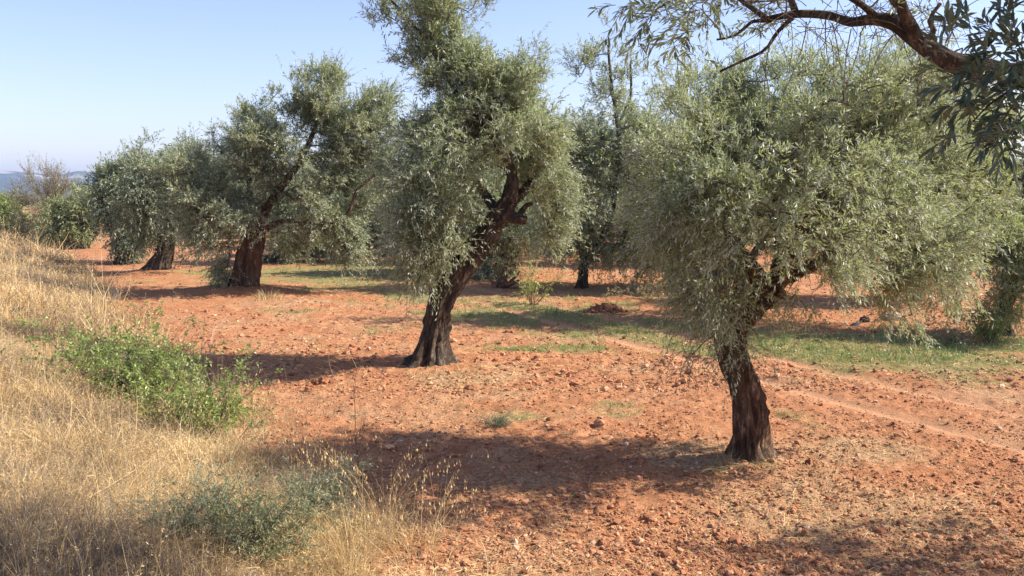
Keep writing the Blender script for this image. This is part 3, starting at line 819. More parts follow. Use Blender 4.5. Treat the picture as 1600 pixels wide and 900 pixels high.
# --- T7 tall crown between centre and right
y7 = T7[1]
olive_tree('olive_tree', T7, pl([(908, 456, y7, 22), (911, 432, y7, 15), (914, 412, y7, 15), (922, 398, y7, 13)]),
           [pl([(916, 408, y7, 10), (950, 350, y7, 9), (965, 270, y7, 8), (965, 200, y7, 6), (955, 130, y7, 5), (950, 70, y7, 3)]), pl([(914, 410, y7, 9), (895, 350, y7, 7), (880, 290, y7, 4)]),
            pl([(918, 404, y7, 9), (960, 385, y7, 7), (1010, 360, y7, 5)]), pl([(965, 200, y7, 5), (985, 150, y7, 4), (985, 100, y7, 3)])],
           bl([(955, 72, y7, 36, 36, .9, .3), (918, 98, y7, 30, 28, .8, .3), (966, 148, y7, 44, 44, 1.0, .45), (905, 225, y7, 40, 40, 1.2, 1.), (975, 230, y7, 60, 50, 1.6, 1.1), (940, 300, y7, 80, 60, 2.), (1005, 330, y7, 60, 55, 1.6), (890, 350, y7, 55, 50, 1.5), (960, 375, y7, 50, 30, 1.3), (880, 270, y7, 50, 50, 1.3)]),
           'olive tree behind the centre one with thin trunk and tall sparse top shoot', seed=77, leafm=OLIVE, flare=.35, ncl=760, ntw=8, nl=13, ll=.095, lw=.027, tlen=(.3, .6), droopy=.5, keep=.46, clump=.8, rad=.0045, base_r=.006)
# --- T8
y8 = T8[1]
olive_tree('olive_tree', T8, pl([(1046, 458, y8, 15), (1050, 440, y8, 10), (1052, 425, y8, 10), (1058, 410, y8, 10)]),
           [pl([(1056, 415, y8, 9), (1040, 350, y8, 6), (1020, 280, y8, 3)]), pl([(1056, 415, y8, 9), (1090, 350, y8, 6), (1110, 260, y8, 3)])],
           bl([(1020, 380, y8, 60, 45, 1.4), (1080, 350, y8, 70, 70, 1.8), (1030, 250, y8, 55, 60, 1.4, .8), (1110, 250, y8, 80, 70, 1.8, .8), (1010, 180, y8, 35, 35, .9, .5)]),
           'slender yellowish olive tree half hidden at the left edge of the nearest one', seed=88, leafm=OLIVE_Y, flare=.3, ncl=460, ntw=8, nl=13, ll=.09, lw=.026, tlen=(.3, .6), keep=.46, clump=.8, rad=.0045, base_r=.006)
# --- T13 hidden behind the nearest crown, its shade lies over the green strip
b13 = np.array([4.7, 19.0, 0.]); b13[2] = float(ground_h(4.7, 19.0, False)); y = 19.0
olive_tree('olive_tree', b13, [(4.7, y, -.1, .2), (4.7, y, .5, .15), (4.85, y, 1.3, .13)], [[(4.85, y, 1.2, .09), (4.2, y, 2.2, .05), (3.9, y, 3.0, .02)], [(4.85, y, 1.2, .09), (5.6, y, 2.2, .05), (6.0, y, 3.2, .02)]],
           bl([(1130, 300, y, 90, 80, 1.6), (1210, 270, y, 100, 90, 1.8), (1060, 340, y, 70, 60, 1.3), (1120, 200, y, 80, 60, 1.2, .7), (1060, 150, y, 45, 45, .9, .5), (1280, 330, y, 80, 70, 1.5)]),
           'olive tree mostly hidden behind the nearest crown, its trunk out of sight', seed=131, leafm=OLIVE_Y, flare=.3, ncl=540, ntw=8, nl=13, ll=.085, lw=.023, tlen=(.3, .6), keep=.46, clump=.8, rad=.0045, base_r=.006)
b10 = g0(801, 432); y = b10[1]; b10[2] = float(ground_h(b10[0], y, False))
olive_tree('olive_tree', b10, pl([(801, 436, y, 12), (802, 420, y, 9), (803, 400, y, 8)]), [pl([(803, 402, y, 7), (790, 360, y, 5), (780, 320, y, 3)]), pl([(803, 402, y, 7), (830, 360, y, 5), (845, 320, y, 3)])],
           bl([(765, 375, y - .5, 34, 45, 1.0), (770, 415, y - .6, 26, 24, .7), (820, 350, y, 60, 40, 1.6), (780, 320, y, 60, 40, 1.6)]),
           'grey-green olive tree framed between the leaning trunk and its right foliage', seed=141, leafm=OLIVE, flare=.3, ncl=420, ntw=8, nl=12, ll=.11, lw=.03, tlen=(.3, .6), keep=.45, clump=.8, rad=.005, base_r=.007)
b11 = g0(428, 409); y = b11[1]; b11[2] = float(ground_h(b11[0], y, False))
olive_tree('olive_tree', b11, pl([(420, 412, y, 16), (430, 402, y, 12), (436, 385, y, 10)]), [pl([(436, 390, y, 8), (450, 350, y, 5), (470, 310, y, 3)]), pl([(436, 390, y, 8), (500, 360, y, 5), (530, 330, y, 3)])],
           bl([(480, 350, y, 60, 40, 1.6), (470, 385, y, 40, 22, 1.2), (530, 375, y, 36, 30, 1.0), (450, 320, y, 60, 40, 1.6)]),
           'olive tree right behind the broad old one, its dark foot showing beside the thick trunk', seed=151, leafm=OLIVE, flare=.6, ncl=420, ntw=8, nl=12, ll=.12, lw=.034, tlen=(.3, .6), keep=.45, clump=.7, rad=.005, base_r=.007)
b12 = g0(600, 398); y = b12[1]; b12[2] = float(ground_h(b12[0], y, False))
olive_tree('olive_tree', b12, pl([(600, 400, y, 12), (601, 385, y, 9), (604, 370, y, 8)]), [pl([(603, 375, y, 7), (590, 345, y, 5), (570, 320, y, 3)]), pl([(603, 375, y, 7), (630, 345, y, 5), (650, 320, y, 3)])],
           bl([(600, 345, y, 60, 34, 2.0), (560, 360, y, 36, 26, 1.4), (640, 358, y, 36, 24, 1.4), (600, 310, y, 60, 30, 1.8)]),
           'pale olive tree far back in the gap left of the leaning tree', seed=161, leafm=OLIVE_Y, flare=.4, ncl=420, ntw=8, nl=12, ll=.14, lw=.04, tlen=(.3, .6), keep=.45, clump=.7, rad=.006, base_r=.008)
b14 = np.array([9.6, 22.0, 0.]); b14[2] = float(ground_h(9.6, 22., False)); y = 22.
olive_tree('olive_tree', b14, [(9.6, y, -.1, .2), (9.6, y, .5, .15), (9.75, y, 1.4, .13)], [[(9.75, y, 1.3, .09), (9.2, y, 2.4, .05), (8.9, y, 3.4, .02)], [(9.75, y, 1.3, .09), (10.6, y, 2.6, .05), (10.9, y, 4.0, .02)]],
           bl([(1430, 330, y, 60, 70, 1.4), (1500, 300, y, 70, 80, 1.6), (1470, 210, y, 80, 60, 1.4, .9), (1530, 200, y, 50, 50, 1.1, .8), (1400, 190, y, 50, 50, 1.1, .8), (1480, 140, y, 60, 36, .9, .6), (1450, 400, y, 50, 40, 1.2)]),
           'pale olive tree behind the right side of the nearest crown, beyond the stones', seed=171, leafm=OLIVE_Y, flare=.3, ncl=560, ntw=8, nl=13, ll=.09, lw=.025, tlen=(.3, .6), keep=.46, clump=.8, rad=.0045, base_r=.006)
# --- T9 right edge
y9 = T9[1]
olive_tree('olive_tree', T9, pl([(1562, 530, y9, 34), (1566, 500, y9, 24), (1575, 465, y9, 22), (1590, 430, y9, 20)]),
           [pl([(1585, 440, y9, 14), (1560, 380, y9, 9), (1530, 320, y9, 5)]), pl([(1590, 430, y9, 14), (1640, 370, y9, 9), (1660, 290, y9, 5)]), pl([(1588, 435, y9, 12), (1595, 370, y9 + .5, 8), (1600, 300, y9 + .6, 4)])],
           bl([(1560, 390, y9, 60, 50, 1.1), (1640, 360, y9, 70, 70, 1.3), (1590, 440, y9 - .3, 50, 40, .8), (1575, 490, y9 - .4, 30, 26, .5, .8), (1510, 370, y9, 40, 60, .8, .8), (1500, 230, y9 + 1, 70, 70, 1.2, .8), (1570, 270, y9 + 1, 50, 50, 1.0, .6), (1500, 450, y9 + .3, 40, 50, .8, .8)]),
           'bright green olive tree cut by the right edge of the picture, behind the nearest tree', seed=99, leafm=OLIVE_Y, flare=.4, ncl=760, ntw=9, nl=14, ll=.07, lw=.019, tlen=(.2, .5), keep=.45, clump=1.)

# --- near tree whose branches hang in from the upper right
yn = 3.7
nt_ = [(4.9, 4.6, -.1, .24), (4.88, 4.6, .5, .18), (4.75, 4.55, 1.1, .16), (4.55, 4.5, 1.6, .15), (4.35, 4.45, 1.95, .14)]
def pw(u, v, Yd, w): c = P(u, v, Yd); return (c[0], c[1], c[2], w / F * Yd * .5)
vis = [(4.4, 4.45, 1.9, .10), (3.6, 4.1, 2.5, .075), (2.8, 3.75, 2.88, .055), pw(1600, 122, 3.6, 36), pw(1530, 108, 3.6, 33), pw(1480, 94, 3.6, 30), pw(1432, 62, 3.65, 27), pw(1400, 36, 3.7, 24), pw(1365, 30, 3.75, 17), pw(1330, 35, 3.8, 14), pw(1295, 24, 3.9, 13), pw(1245, 22, 4.0, 11), pw(1200, 30, 4.05, 8)]
b2 = [pw(1440, 72, 3.65, 20), pw(1425, 45, 3.6, 18), pw(1408, 8, 3.55, 16), pw(1395, -40, 3.5, 14), (1.35, 3.3, 4.0, .015), (1.1, 3.1, 4.6, .008)]
b3 = [pw(1245, 26, 4.0, 10), pw(1238, 5, 4.0, 9), pw(1225, -30, 4.0, 8), (1.0, 4.0, 3.9, .012), (.7, 4.1, 4.4, .006)]
b4 = [pw(1238, 28, 4.0, 8), pw(1215, 50, 4.0, 6), pw(1195, 78, 4.05, 5), pw(1160, 95, 4.1, 4), pw(1125, 112, 4.15, 3)]
b5 = [pw(1205, 32, 4.05, 7), pw(1175, 34, 4.1, 5), pw(1150, 55, 4.1, 4), pw(1120, 62, 4.15, 3)]
b6 = [pw(1375, 35, 3.75, 14), pw(1350, 10, 3.7, 9), pw(1325, -5, 3.7, 7), pw(1280, -30, 3.7, 5)]
b7 = [(2.8, 3.75, 2.88, .04), (2.0, 3.0, 2.95, .018), pw(1650, 90, 2.6, 7), pw(1595, 130, 2.6, 5), pw(1550, 160, 2.6, 3), pw(1520, 190, 2.6, 2)]
b8 = [pw(1445, 78, 3.65, 12), pw(1460, 45, 3.6, 8), pw(1452, 30, 3.6, 7), pw(1470, 5, 3.55, 5)]
up1 = [(4.4, 4.45, 1.9, .10), (4.3, 4.6, 2.8, .07), (3.9, 5.0, 3.7, .05), (3.0, 5.3, 4.5, .03), (2.2, 5.5, 4.8, .015)]
up2 = [(4.4, 4.45, 1.9, .10), (5.0, 4.6, 2.8, .07), (5.4, 4.4, 3.7, .04), (5.5, 4.2, 4.4, .02)]
up3 = [(4.4, 4.45, 1.9, .09), (4.9, 5.2, 2.6, .06), (5.8, 6.0, 2.9, .04), (6.6, 6.6, 3.0, .02)]
up4 = [(3.6, 4.1, 2.5, .06), (3.2, 3.3, 3.3, .04), (2.4, 2.6, 4.0, .025), (1.4, 2.2, 4.4, .01)]
up5 = [pw(1200, 32, 4.05, 8), pw(1160, 2, 4.2, 7), pw(1120, -25, 4.3, 6), pw(1060, -12, 4.4, 5), pw(1048, 2, 4.45, 4), pw(1025, 15, 4.5, 3), pw(1015, 35, 4.5, 2)]
near_limbs = [vis, b2, b3, b4, b5, b6, b7, b8, up1, up2, up3, up4, up5]
offs = [(4.6, 4.5, 4.1, 1.6, 1.4, .9, 1), (2.9, 5.2, 4.8, 1.3, 1.0, .5, 1.2), (1.6, 5.3, 4.8, 1.1, .8, .4, 1.2), (6.2, 6.5, 3.0, 1.1, .9, .7, 1.3), (2.6, 2.9, 4.1, 1.2, 1.1, .6, 1), (1.2, 3.3, 4.3, 1.0, .9, .4, 1.), (5.9, 4.4, 3.0, .9, 1.1, 1.0, 1), (3.8, 3.0, 3.2, .8, .9, .6, 1.)]
NV = len(offs)
visb = bl([(1130, 35, 4.15, 75, 48, .35, 1.6), (1190, 85, 4.1, 75, 35, .3, 1.1), (1060, 40, 4.3, 28, 30, .2, .35), (1310, 78, 4.0, 110, 34, .4, 1.3), (1420, 110, 3.9, 60, 25, .3, .5), (1150, -10, 4.1, 110, 30, .4, 1.5), (1330, -5, 3.8, 80, 18, .3, .6), (1470, 20, 3.6, 50, 24, .3, .5), (1015, 8, 4.5, 30, 13, .12, .5)])
def near_cull(p, ids):
    u, v = project(p)
    inside = (u > -60) & (u < 1660) & (v > -40) & (v < 940) & (p[:, 1] > .5)
    right = (u > 1490) & (v < 250) & (p[:, 1] < 3)
    hang = (v < 165) & (u > 960)
    return (~inside) | ((ids >= NV) & hang) | right
def near_extra(c):
    lm = [0]
    def spray(rows):
        for (u, v, Yd, n, sp, dv, L, nl, ll, lw) in rows:
            st = np.array([P(a, b, Yd + e) for a, b, e in zip(rng.normal(u, sp, n), rng.normal(v, sp, n), rng.normal(0, .1, n))])
            d = rng.normal(size=(n, 3)) * .5 + np.array(dv)
            tw = grow_twigs(st, d, rng.uniform(.6, 1.2, n) * L, rng.uniform(.1, .6, n))
            leafy_twigs(c, tw, nl, ll, lw, rad=.0018, fold=True, leafmat=lm[0], hue=rng.uniform(0, .6, n), spread=.6, sides=4)
    # large leaves close by at the right edge, crown shade painted into their colour
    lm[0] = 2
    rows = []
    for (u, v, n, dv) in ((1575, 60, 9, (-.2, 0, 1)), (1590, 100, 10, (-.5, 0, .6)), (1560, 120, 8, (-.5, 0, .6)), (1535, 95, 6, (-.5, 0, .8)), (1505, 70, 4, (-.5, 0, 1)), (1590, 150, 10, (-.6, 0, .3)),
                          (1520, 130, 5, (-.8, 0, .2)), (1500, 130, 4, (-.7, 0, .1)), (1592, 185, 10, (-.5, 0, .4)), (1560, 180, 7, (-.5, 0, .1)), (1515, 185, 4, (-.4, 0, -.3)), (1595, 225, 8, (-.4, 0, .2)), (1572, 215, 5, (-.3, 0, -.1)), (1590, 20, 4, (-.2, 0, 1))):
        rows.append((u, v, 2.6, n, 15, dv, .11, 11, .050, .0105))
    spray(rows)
    lm[0] = 0
    # sprays at the tips over the sky
    spray([(1015, 20, 4.5, 5, 12, (-.6, 0, -.4), .15, 13, .058, .012), (985, 8, 4.5, 4, 10, (-.6, 0, -.2), .13, 11, .058, .012), (1000, 60, 4.5, 2, 6, (.1, 0, -.9), .14, 7, .055, .011), (1065, 45, 4.3, 5, 14, (-.7, 0, .2), .18, 12, .055, .011), (1075, 70, 4.25, 4, 12, (-.6, 0, .1), .18, 12, .055, .011)])
    tw = []
    for (u, v) in ((1190, 95), (1206, 60), (1330, 45), (1395, 55), (1300, 36), (1260, 34), (1450, 80), (1370, 45), (1290, 30), (1425, 60), (1345, 50)):
        tw.append(P(u, v, 3.9))
    tw = np.array(tw); n = len(tw)
    V, q_ = tubes(grow_twigs(tw, rng.normal(size=(n, 3)) * .2 + np.array([0, 0, -1]), rng.uniform(.15, .32, n), np.full(n, .3), wob=.25), np.linspace(.0028, .0012, 5)[None] * np.ones((n, 1)), 4)
    c.add(V, q_, None, 1)
    nn = 130   # bare grey twiglets over the main branch
    st = np.array([P(a, b, 3.8) for a, b in zip(rng.uniform(1180, 1500, nn), rng.uniform(5, 60, nn))])
    V, q_ = tubes(grow_twigs(st, rng.normal(size=(nn, 3)) + np.array([0, 0, .2]), rng.uniform(.1, .3, nn), np.full(nn, .2), wob=.3), np.linspace(.002, .0008, 5)[None] * np.ones((nn, 1)), 3)
    c.add(V, q_, None, 1)
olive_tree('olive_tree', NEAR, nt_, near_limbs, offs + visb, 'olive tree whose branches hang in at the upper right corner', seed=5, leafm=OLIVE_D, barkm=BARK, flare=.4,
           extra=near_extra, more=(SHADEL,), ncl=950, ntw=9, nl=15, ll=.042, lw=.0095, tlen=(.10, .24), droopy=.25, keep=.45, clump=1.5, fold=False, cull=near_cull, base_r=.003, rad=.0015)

# ------------------------------------------------------------------ background grove
def template(seed, leafm, hgt=1.0):
    h0 = 1.15
    r = np.random.default_rng(seed)
    lean = r.uniform(-.35, .35)
    trunk = [(0, 0, -.1, .2), (.03, 0, .3, .15), (lean * .5, .05, .8, .14), (lean, .1, h0 + .2, .13)]
    limbs = []; blobs = []
    k = 5
    for i in range(k):
        a = i * 6.28 / k + r.uniform(-.4, .4); rr = r.uniform(.9, 1.5); z = r.uniform(2.0, 3.3)
        e = (lean + math.cos(a) * rr, .1 + math.sin(a) * rr, z)
        limbs.append([(lean, .1, h0 + .1, .09), (lean + math.cos(a) * rr * .4, .1 + math.sin(a) * rr * .4, h0 + (z - h0) * .5, .06), (*e, .02)])
        blobs.append((e[0], e[1], e[2], r.uniform(.8, 1.2), r.uniform(.8, 1.2), r.uniform(.7, 1.1), 1))
        blobs.append((e[0] * 1.2, e[1] * 1.2, r.uniform(1.05, 1.7), .65, .65, .6, .8))
    blobs.append((lean, .1, 3.5 * hgt, 1.0, 1.0, .9, 1))
    blobs.append((lean + r.uniform(-.5, .5), 0, 4.3 * hgt, .5, .5, .6, .5))
    return trunk, limbs, blobs
templates = []
gspots = []
dvec = np.array([-.48, .877]); pvec = np.array([.877, .48])
o2 = np.array([T7[0], T7[1]])
spots = [(-1.1, 29.5, 'thin trunked olive tree seen through the gap right of the leaning trunk'),]
# rows behind, on the grove's grid
for row in range(0, 9):
    for k in range(-6, 22):
        p = o2 + pvec * row * 7.6 + dvec * k * 5.4
        p = p + rng.normal(0, .5, 2)
        if row == 0 and k < 1: continue
        if p[1] < 26 or p[1] > 110: continue
        u = 800 + F * p[0] / p[1]
        if u < 60 or u > 1700: continue
        if 1240 < u < 1440 and p[1] < 45: continue
        gspots.append(p)
gspots.sort(key=lambda p: p[1])
gspots = gspots[:75]
protos = []
lab = 'olive tree in the rows far behind, grey-green crown over a thin trunk'
for i, p in enumerate(gspots):
    z = float(ground_h(p[0], p[1], False))
    if i < 4:
        tk, lm, bb = template(200 + i, OLIVE)
        o = olive_tree('olive_tree', (0, 0, 0), tk, lm, bb, lab, 'olive trees in the rows behind', seed=200 + i, leafm=[OLIVE, OLIVE_Y, OLIVE_D, OLIVE][i], sides=16,
                       ncl=300, ntw=8, nl=12, ll=.13, lw=.038, tlen=(.3, .65), keep=.45, clump=.8, rad=.006, base_r=.009, flare=.4)
        protos.append(o)
    else:
        src = protos[i % 4]
        o = src.copy(); COL.objects.link(o)
        for ch in src.children:
            c = ch.copy(); COL.objects.link(c); c.parent = o
    o.location = (p[0], p[1], z); o.rotation_euler = (0, 0, rng.uniform(0, 6.28)); s_ = rng.uniform(.85, 1.2); o.scale = (s_, s_, s_ * rng.uniform(.9, 1.1))

# far left: bare brownish tree, pale green trees, hedge-like far wood
def simple_tree(name, u, v, Yd, blobs, label, cat, leafm, **kw):
    b = P(u, v, Yd); b[2] = float(ground_h(b[0], b[1], False))
    ctr = np.array(blobs)[:, :3].mean(0)
    root = empty(name, b)
    t = MB(); k = 5; limbs = []
    for i in range(k):
        e = np.array(blobs[i % len(blobs)][:3]) + rng.normal(0, .5, 3)
        limbs.append([(b[0], b[1], b[2] - .05, .09), tuple(b * .6 + e * .4 + np.array([0, 0, .1])) + (.05,), tuple(e) + (.015,)])
    for l in limbs:
        V, q_, tr = bark_tube(l, 3, 0, 10, .1, .12); t.add(V, q_, tr)
    t.out('trunk', [BARK], smooth=True, parent=root, origin=b)
    c = MB(); crown(c, blobs, limbs, **kw); c.out('crown', [leafm, TWIG], parent=root, origin=b)
    tag(root, label, cat)
    return root
simple_tree('bare_tree', 85, 388, 46, bl([(78, 305, 46, 46, 34, 1.6, .8), (105, 345, 46, 40, 30, 1.4, .7), (50, 350, 46, 40, 28, 1.4, .7)]), 'sparse brownish almost leafless tree at the far left below the mountain', 'tree', DRYLEAF,
            ncl=280, ntw=9, nl=14, ll=.07, lw=.028, seed=301, tlen=(.5, 1.0), droopy=.1, rad=.004, base_r=.006, keep=.4, clump=.5, upright=1.2)
simple_tree('green_tree', -8, 372, 52, bl([(-5, 325, 52, 34, 32, 1.6), (20, 350, 52, 24, 22, 1.2)]), 'bright yellow-green tree cut by the left edge of the picture', 'tree', BUSH,
            ncl=220, ntw=8, nl=10, ll=.15, lw=.06, seed=302, tlen=(.3, .7), rad=.006, base_r=.012, keep=.42, clump=.5)

# ------------------------------------------------------------------ shrubs and stems on the bank
def shrub(name, base, nst, hgt, spread, label, cat, leafm, twigs, nl, ll, lw, lean=(0, 0), sp=.8, stem_r=.004, tl=.4, droop=.25, group=None, woodm=TWIG, hue=(.1, .9)):
    root = empty(name, base)
    s = MB(); c = MB()
    st = np.repeat(np.asarray(base)[None], nst, 0) + rng.normal(0, (.05 if nst < 50 else .22) * spread, (nst, 3)) * np.array([1, 1, 0])
    st[:, 2] = ground_h(st[:, 0], st[:, 1], False) - .02
    a = rng.uniform(0, 6.28, nst); rr = np.sqrt(rng.uniform(0, 1, nst)) * spread
    d = np.stack([np.cos(a) * rr + lean[0], np.sin(a) * rr + lean[1], np.full(nst, hgt)], -1)
    L = np.linalg.norm(d, axis=1) * (.35 + .9 * rng.uniform(0, 1, nst) ** 1.4)
    tw = grow_twigs(st, d, L, np.full(nst, droop * .6), K=6, wob=.12)
    V, q_ = tubes(tw, np.linspace(1, .35, 6)[None] * stem_r * np.ones((nst, 1)), 5)
    s.add(V, q_, None, 0, hue=.5)
    s.out('stem', [woodm], smooth=True, parent=root, origin=base)
    n = nst * twigs
    i = np.repeat(np.arange(nst), twigs); t = rng.uniform(.25, 1, n) * 5; k = np.clip(t.astype(int), 0, 4); f = (t - k)[:, None]
    p = tw[i, k] * (1 - f) + tw[i, k + 1] * f; T = norm(tw[i, k + 1] - tw[i, k])
    t2 = grow_twigs(p, T * .8 + rng.normal(size=(n, 3)) * .6 + np.array([0, 0, .2]), rng.uniform(.4, 1.1, n) * tl * hgt, np.full(n, droop), wob=.2)
    leafy_twigs(c, t2, nl, ll, lw, rad=stem_r * .35, hue=rng.uniform(hue[0], hue[1], n), spread=sp, fold=ll > .025)
    c.out('foliage', [leafm, woodm], parent=root, origin=base)
    tag(root, label, cat, group)
    return root

def at(u, v):
    p = G(u, v); return p
shrub('leafy_bush', at(225, 640), 70, 1.05, .95, 'fresh green leafy bush growing out of the dry grass on the bank', 'bush', BUSH, 9, 9, .050, .024, lean=(-.1, .1), tl=.26, stem_r=.005)
shrub('leafy_bush', at(305, 690), 56, .95, .75, 'low green bush at the foot of the bank, in front of the taller leafy one', 'bush', BUSH, 9, 9, .042, .019, lean=(.1, -.05), tl=.3)
shrub('leafy_bush', at(160, 600), 26, .85, .6, 'loose green sprigs on the left of the leafy bush among straw', 'bush', BUSH, 9, 9, .046, .023, lean=(-.1, 0), tl=.3)
shrub('leafy_bush', at(235, 505), 9, .5, .5, 'small bright green weed behind the leafy bush beside the bare soil', 'bush', BUSH, 7, 7, .04, .02, tl=.4)
shrub('grey_shrub', at(410, 870), 90, .55, .55, 'dense grey-green shrub with narrow leaves at the bottom edge of the picture', 'shrub', GREY, 11, 14, .026, .0062, tl=.38, sp=.6, stem_r=.0025, hue=(0, 1))
shrub('grey_shrub', at(300, 850), 70, .48, .40, 'greyish narrow leaved shrub left of the dense one in the dry grass', 'shrub', GREY, 10, 13, .024, .0056, tl=.35, sp=.6, stem_r=.0022, hue=(.2, 1))
shrub('grey_shrub', at(490, 815), 70, .48, .36, 'low pale green shrub behind the dense grey-green one', 'shrub', GREY, 10, 13, .024, .0056, tl=.35, sp=.6, stem_r=.0022, hue=(.3, 1))
shrub('weed_bush', at(832, 476), 16, 1.1, .8, 'spindly weed with few leaves standing behind the leaning trunk', 'weed', BUSH, 5, 5, .08, .03, tl=.35, stem_r=.008, woodm=STEM)
shrub('weed_bush', at(1000, 462), 40, .45, 1.5, 'wide brownish dried weed clump between the rows, right of the thin dark trunk', 'weed', DRYLEAF, 8, 6, .06, .02, tl=.6, stem_r=.006, woodm=STEM)
shrub('weed_tuft', at(778, 668), 60, .17, .20, 'small dark green tuft at the edge of the large tree shadow', 'weed', GREY, 6, 8, .02, .005, tl=.5, stem_r=.002)
shrub('weed_bush', at(1545, 536), 18, .8, .6, 'green bush growing at the foot of the tree at the right edge', 'bush', BUSH, 9, 8, .05, .02, tl=.35, stem_r=.005)
shrub('weed_bush', at(1490, 540), 14, .5, .6, 'yellowish low bush left of the green one near the right edge', 'bush', DRYLEAF, 8, 8, .045, .015, tl=.4, stem_r=.005)

def tuft(base, n, h, w, label, mat, group, hue=(.3, .9), heads=0, sprd=.06, name='grass_tuft', cat='grass tuft'):
    mb = MB()
    b = np.asarray(base)[None] + np.clip(rng.normal(0, sprd, (n, 3)), -1.15 * sprd, 1.15 * sprd) * np.array([1, 1, 0]); b[:, 2] = ground_h(b[:, 0], b[:, 1]) - .01
    o = np.arctan2(b[:, 1] - base[1], b[:, 0] - base[0]) + rng.normal(0, .6, n)
    strips(mb, b, o, rng.uniform(.05, .4, n), h * rng.uniform(.5, 1.15, n), w * rng.uniform(.7, 1.3, n), rng.uniform(.1, .9, n), rng.uniform(*hue, n), rng.uniform(0, 1, n), segs=4)
    if heads:
        C = strips(mb, b[:heads], o[:heads], rng.uniform(0, .25, heads), h * rng.uniform(1.2, 1.7, heads), np.full(heads, w * .8), rng.uniform(.3, .9, heads), rng.uniform(.4, .9, heads), rng.uniform(0, 1, heads), segs=5)
        for e in range(9):
            f = rng.uniform(0, 1, heads)[:, None]; kk = 3 + (e % 2)
            pos = C[:, kk] * (1 - f) + C[:, kk + 1] * f
            hang = pos + np.array([0, 0, -1]) * rng.uniform(.01, .03, heads)[:, None] + rng.normal(0, .012, (heads, 3))
            V, q_ = tubes(np.stack([pos, (pos + hang) / 2 + .002, hang], 1), np.full((heads, 3), .0005), 3); mb.add(V, q_, None, 0, hue=.6)
            leaves(mb, hang, np.tile([0, 0, -1.], (heads, 1)), 0.03, .008, .35, .3, 0, hue=rng.uniform(.55, 1, heads))
            leaves(mb, hang, np.tile([0, 0, -1.], (heads, 1)), 0.03, .008, .35, .3, 0, hue=rng.uniform(.55, 1, heads))
    o = mb.out(name, [mat], origin=base); o.location = base
    tag(o, label, cat, group)
    return o
wo = 'wild oat tufts along the foot of the bank'
for (u, v, n, h, hd, l) in ((465, 735, 55, .62, 18, 'wild oat tuft with drooping heads over the large tree shadow, leftmost of them'), (520, 790, 60, .62, 20, 'wild oat tuft with drooping heads just behind the bright green grass tuft'),
                            (600, 820, 70, .58, 20, 'straw coloured oat tuft right of the bright green grass tuft'), (650, 870, 70, .46, 16, 'oat tuft at the bottom edge, last before the bare red soil'),
                            (560, 880, 80, .45, 14, 'dense straw tuft at the bottom edge in front of the bright green grass'), (395, 735, 60, .5, 12, 'pale straw tuft right of the low green bush')):
    tuft(at(u, v), n, h, .0034, l, STRAW, wo, (.35, .95), hd, .11)
tuft(at(540, 835), 110, .24, .0042, 'bright green grass tuft among the wild oats near the bottom edge', GREENG, None, (.2, .75), 0, .10)
tuft(at(170, 735), 40, .2, .004, 'small green grass patch in the dry grass on the left', GREENG, None, (.3, .7), 0, .06)

def stalk(base, pts, r, label, mat=STEM, hue=.3, name='dead_stalk', group=None, branches=()):
    mb = MB()
    for path in [pts] + list(branches):
        C = catmull([tuple(p) + (r,) for p in path], 16)[:, :3]
        C = C + np.cumsum(rng.normal(0, r * .35, C.shape), 0)
        rr = np.linspace(r, r * .35, 16)[None] * (1 if path is pts else .6)
        V, q_ = tubes(C[None], rr, 6); mb.add(V, q_, None, 0, hue=hue)
    o = mb.out(name, [mat], smooth=True, origin=base); o.location = base
    tag(o, label, 'dry stalk', group)
b = at(565, 750); yb = b[1]
tuft(at(1140, 722), 70, .13, .004, 'dry grass tuft at the left foot of the nearest olive trunk', STRAW, 'tufts at the feet of the olive trunks', (.2, .8), 0, .08)
tuft(at(1195, 732), 60, .09, .004, 'short greenish tuft in front of the nearest olive trunk', GREENG, 'tufts at the feet of the olive trunks', (.3, .9), 0, .08)
tuft(at(655, 590), 70, .14, .006, 'straw tuft at the left foot of the leaning trunk', STRAW, 'tufts at the feet of the olive trunks', (.2, .8), 0, .10)
tuft(at(730, 585), 80, .13, .006, 'straw tuft at the right foot of the leaning trunk', STRAW, 'tufts at the feet of the olive trunks', (.2, .8), 0, .11)
tuft(at(420, 468), 120, .28, .012, 'golden grass tuft right of the broad old trunk', STRAW, 'tufts at the feet of the olive trunks', (.5, 1), 0, .22)
b = at(565, 750); yb = b[1]
stalk(b, [b, P(556, 700, yb), P(553, 640, yb), P(551, 600, yb)], .006, 'reddish upright dead stalk rising from the wild oats before the tree shadow', hue=.1,
      branches=[[P(555, 690, yb), P(560, 705, yb - .05), P(572, 668, yb - .05)], [P(556, 720, yb), P(572, 700, yb), P(580, 690, yb)]])
b = at(556, 612); yb = b[1]
stalk(b, [b, P(556, 590, yb), P(558, 575, yb), P(545, 552, yb)], .008, 'thin forked dry weed in the shade left of the leaning tree', hue=.6, branches=[[P(558, 575, yb), P(568, 568, yb), P(578, 560, yb)]])
b = at(532, 612); yb = b[1]
stalk(b, [b, P(528, 598, yb), P(518, 580, yb), P(512, 552, yb)], .006, 'slanting dry weed stem left of the thin forked one', hue=.6, branches=[[P(518, 580, yb), P(505, 577, yb), P(492, 574, yb)]])
b = at(150, 800)
stalk(b, [at(142, 802) + np.array([0, 0, .1]), at(190, 780) + np.array([0, 0, .14]), at(245, 750) + np.array([0, 0, .2])], .006, 'pale dry cane lying slantwise over the grass at the left', hue=.95)
b = at(160, 806)
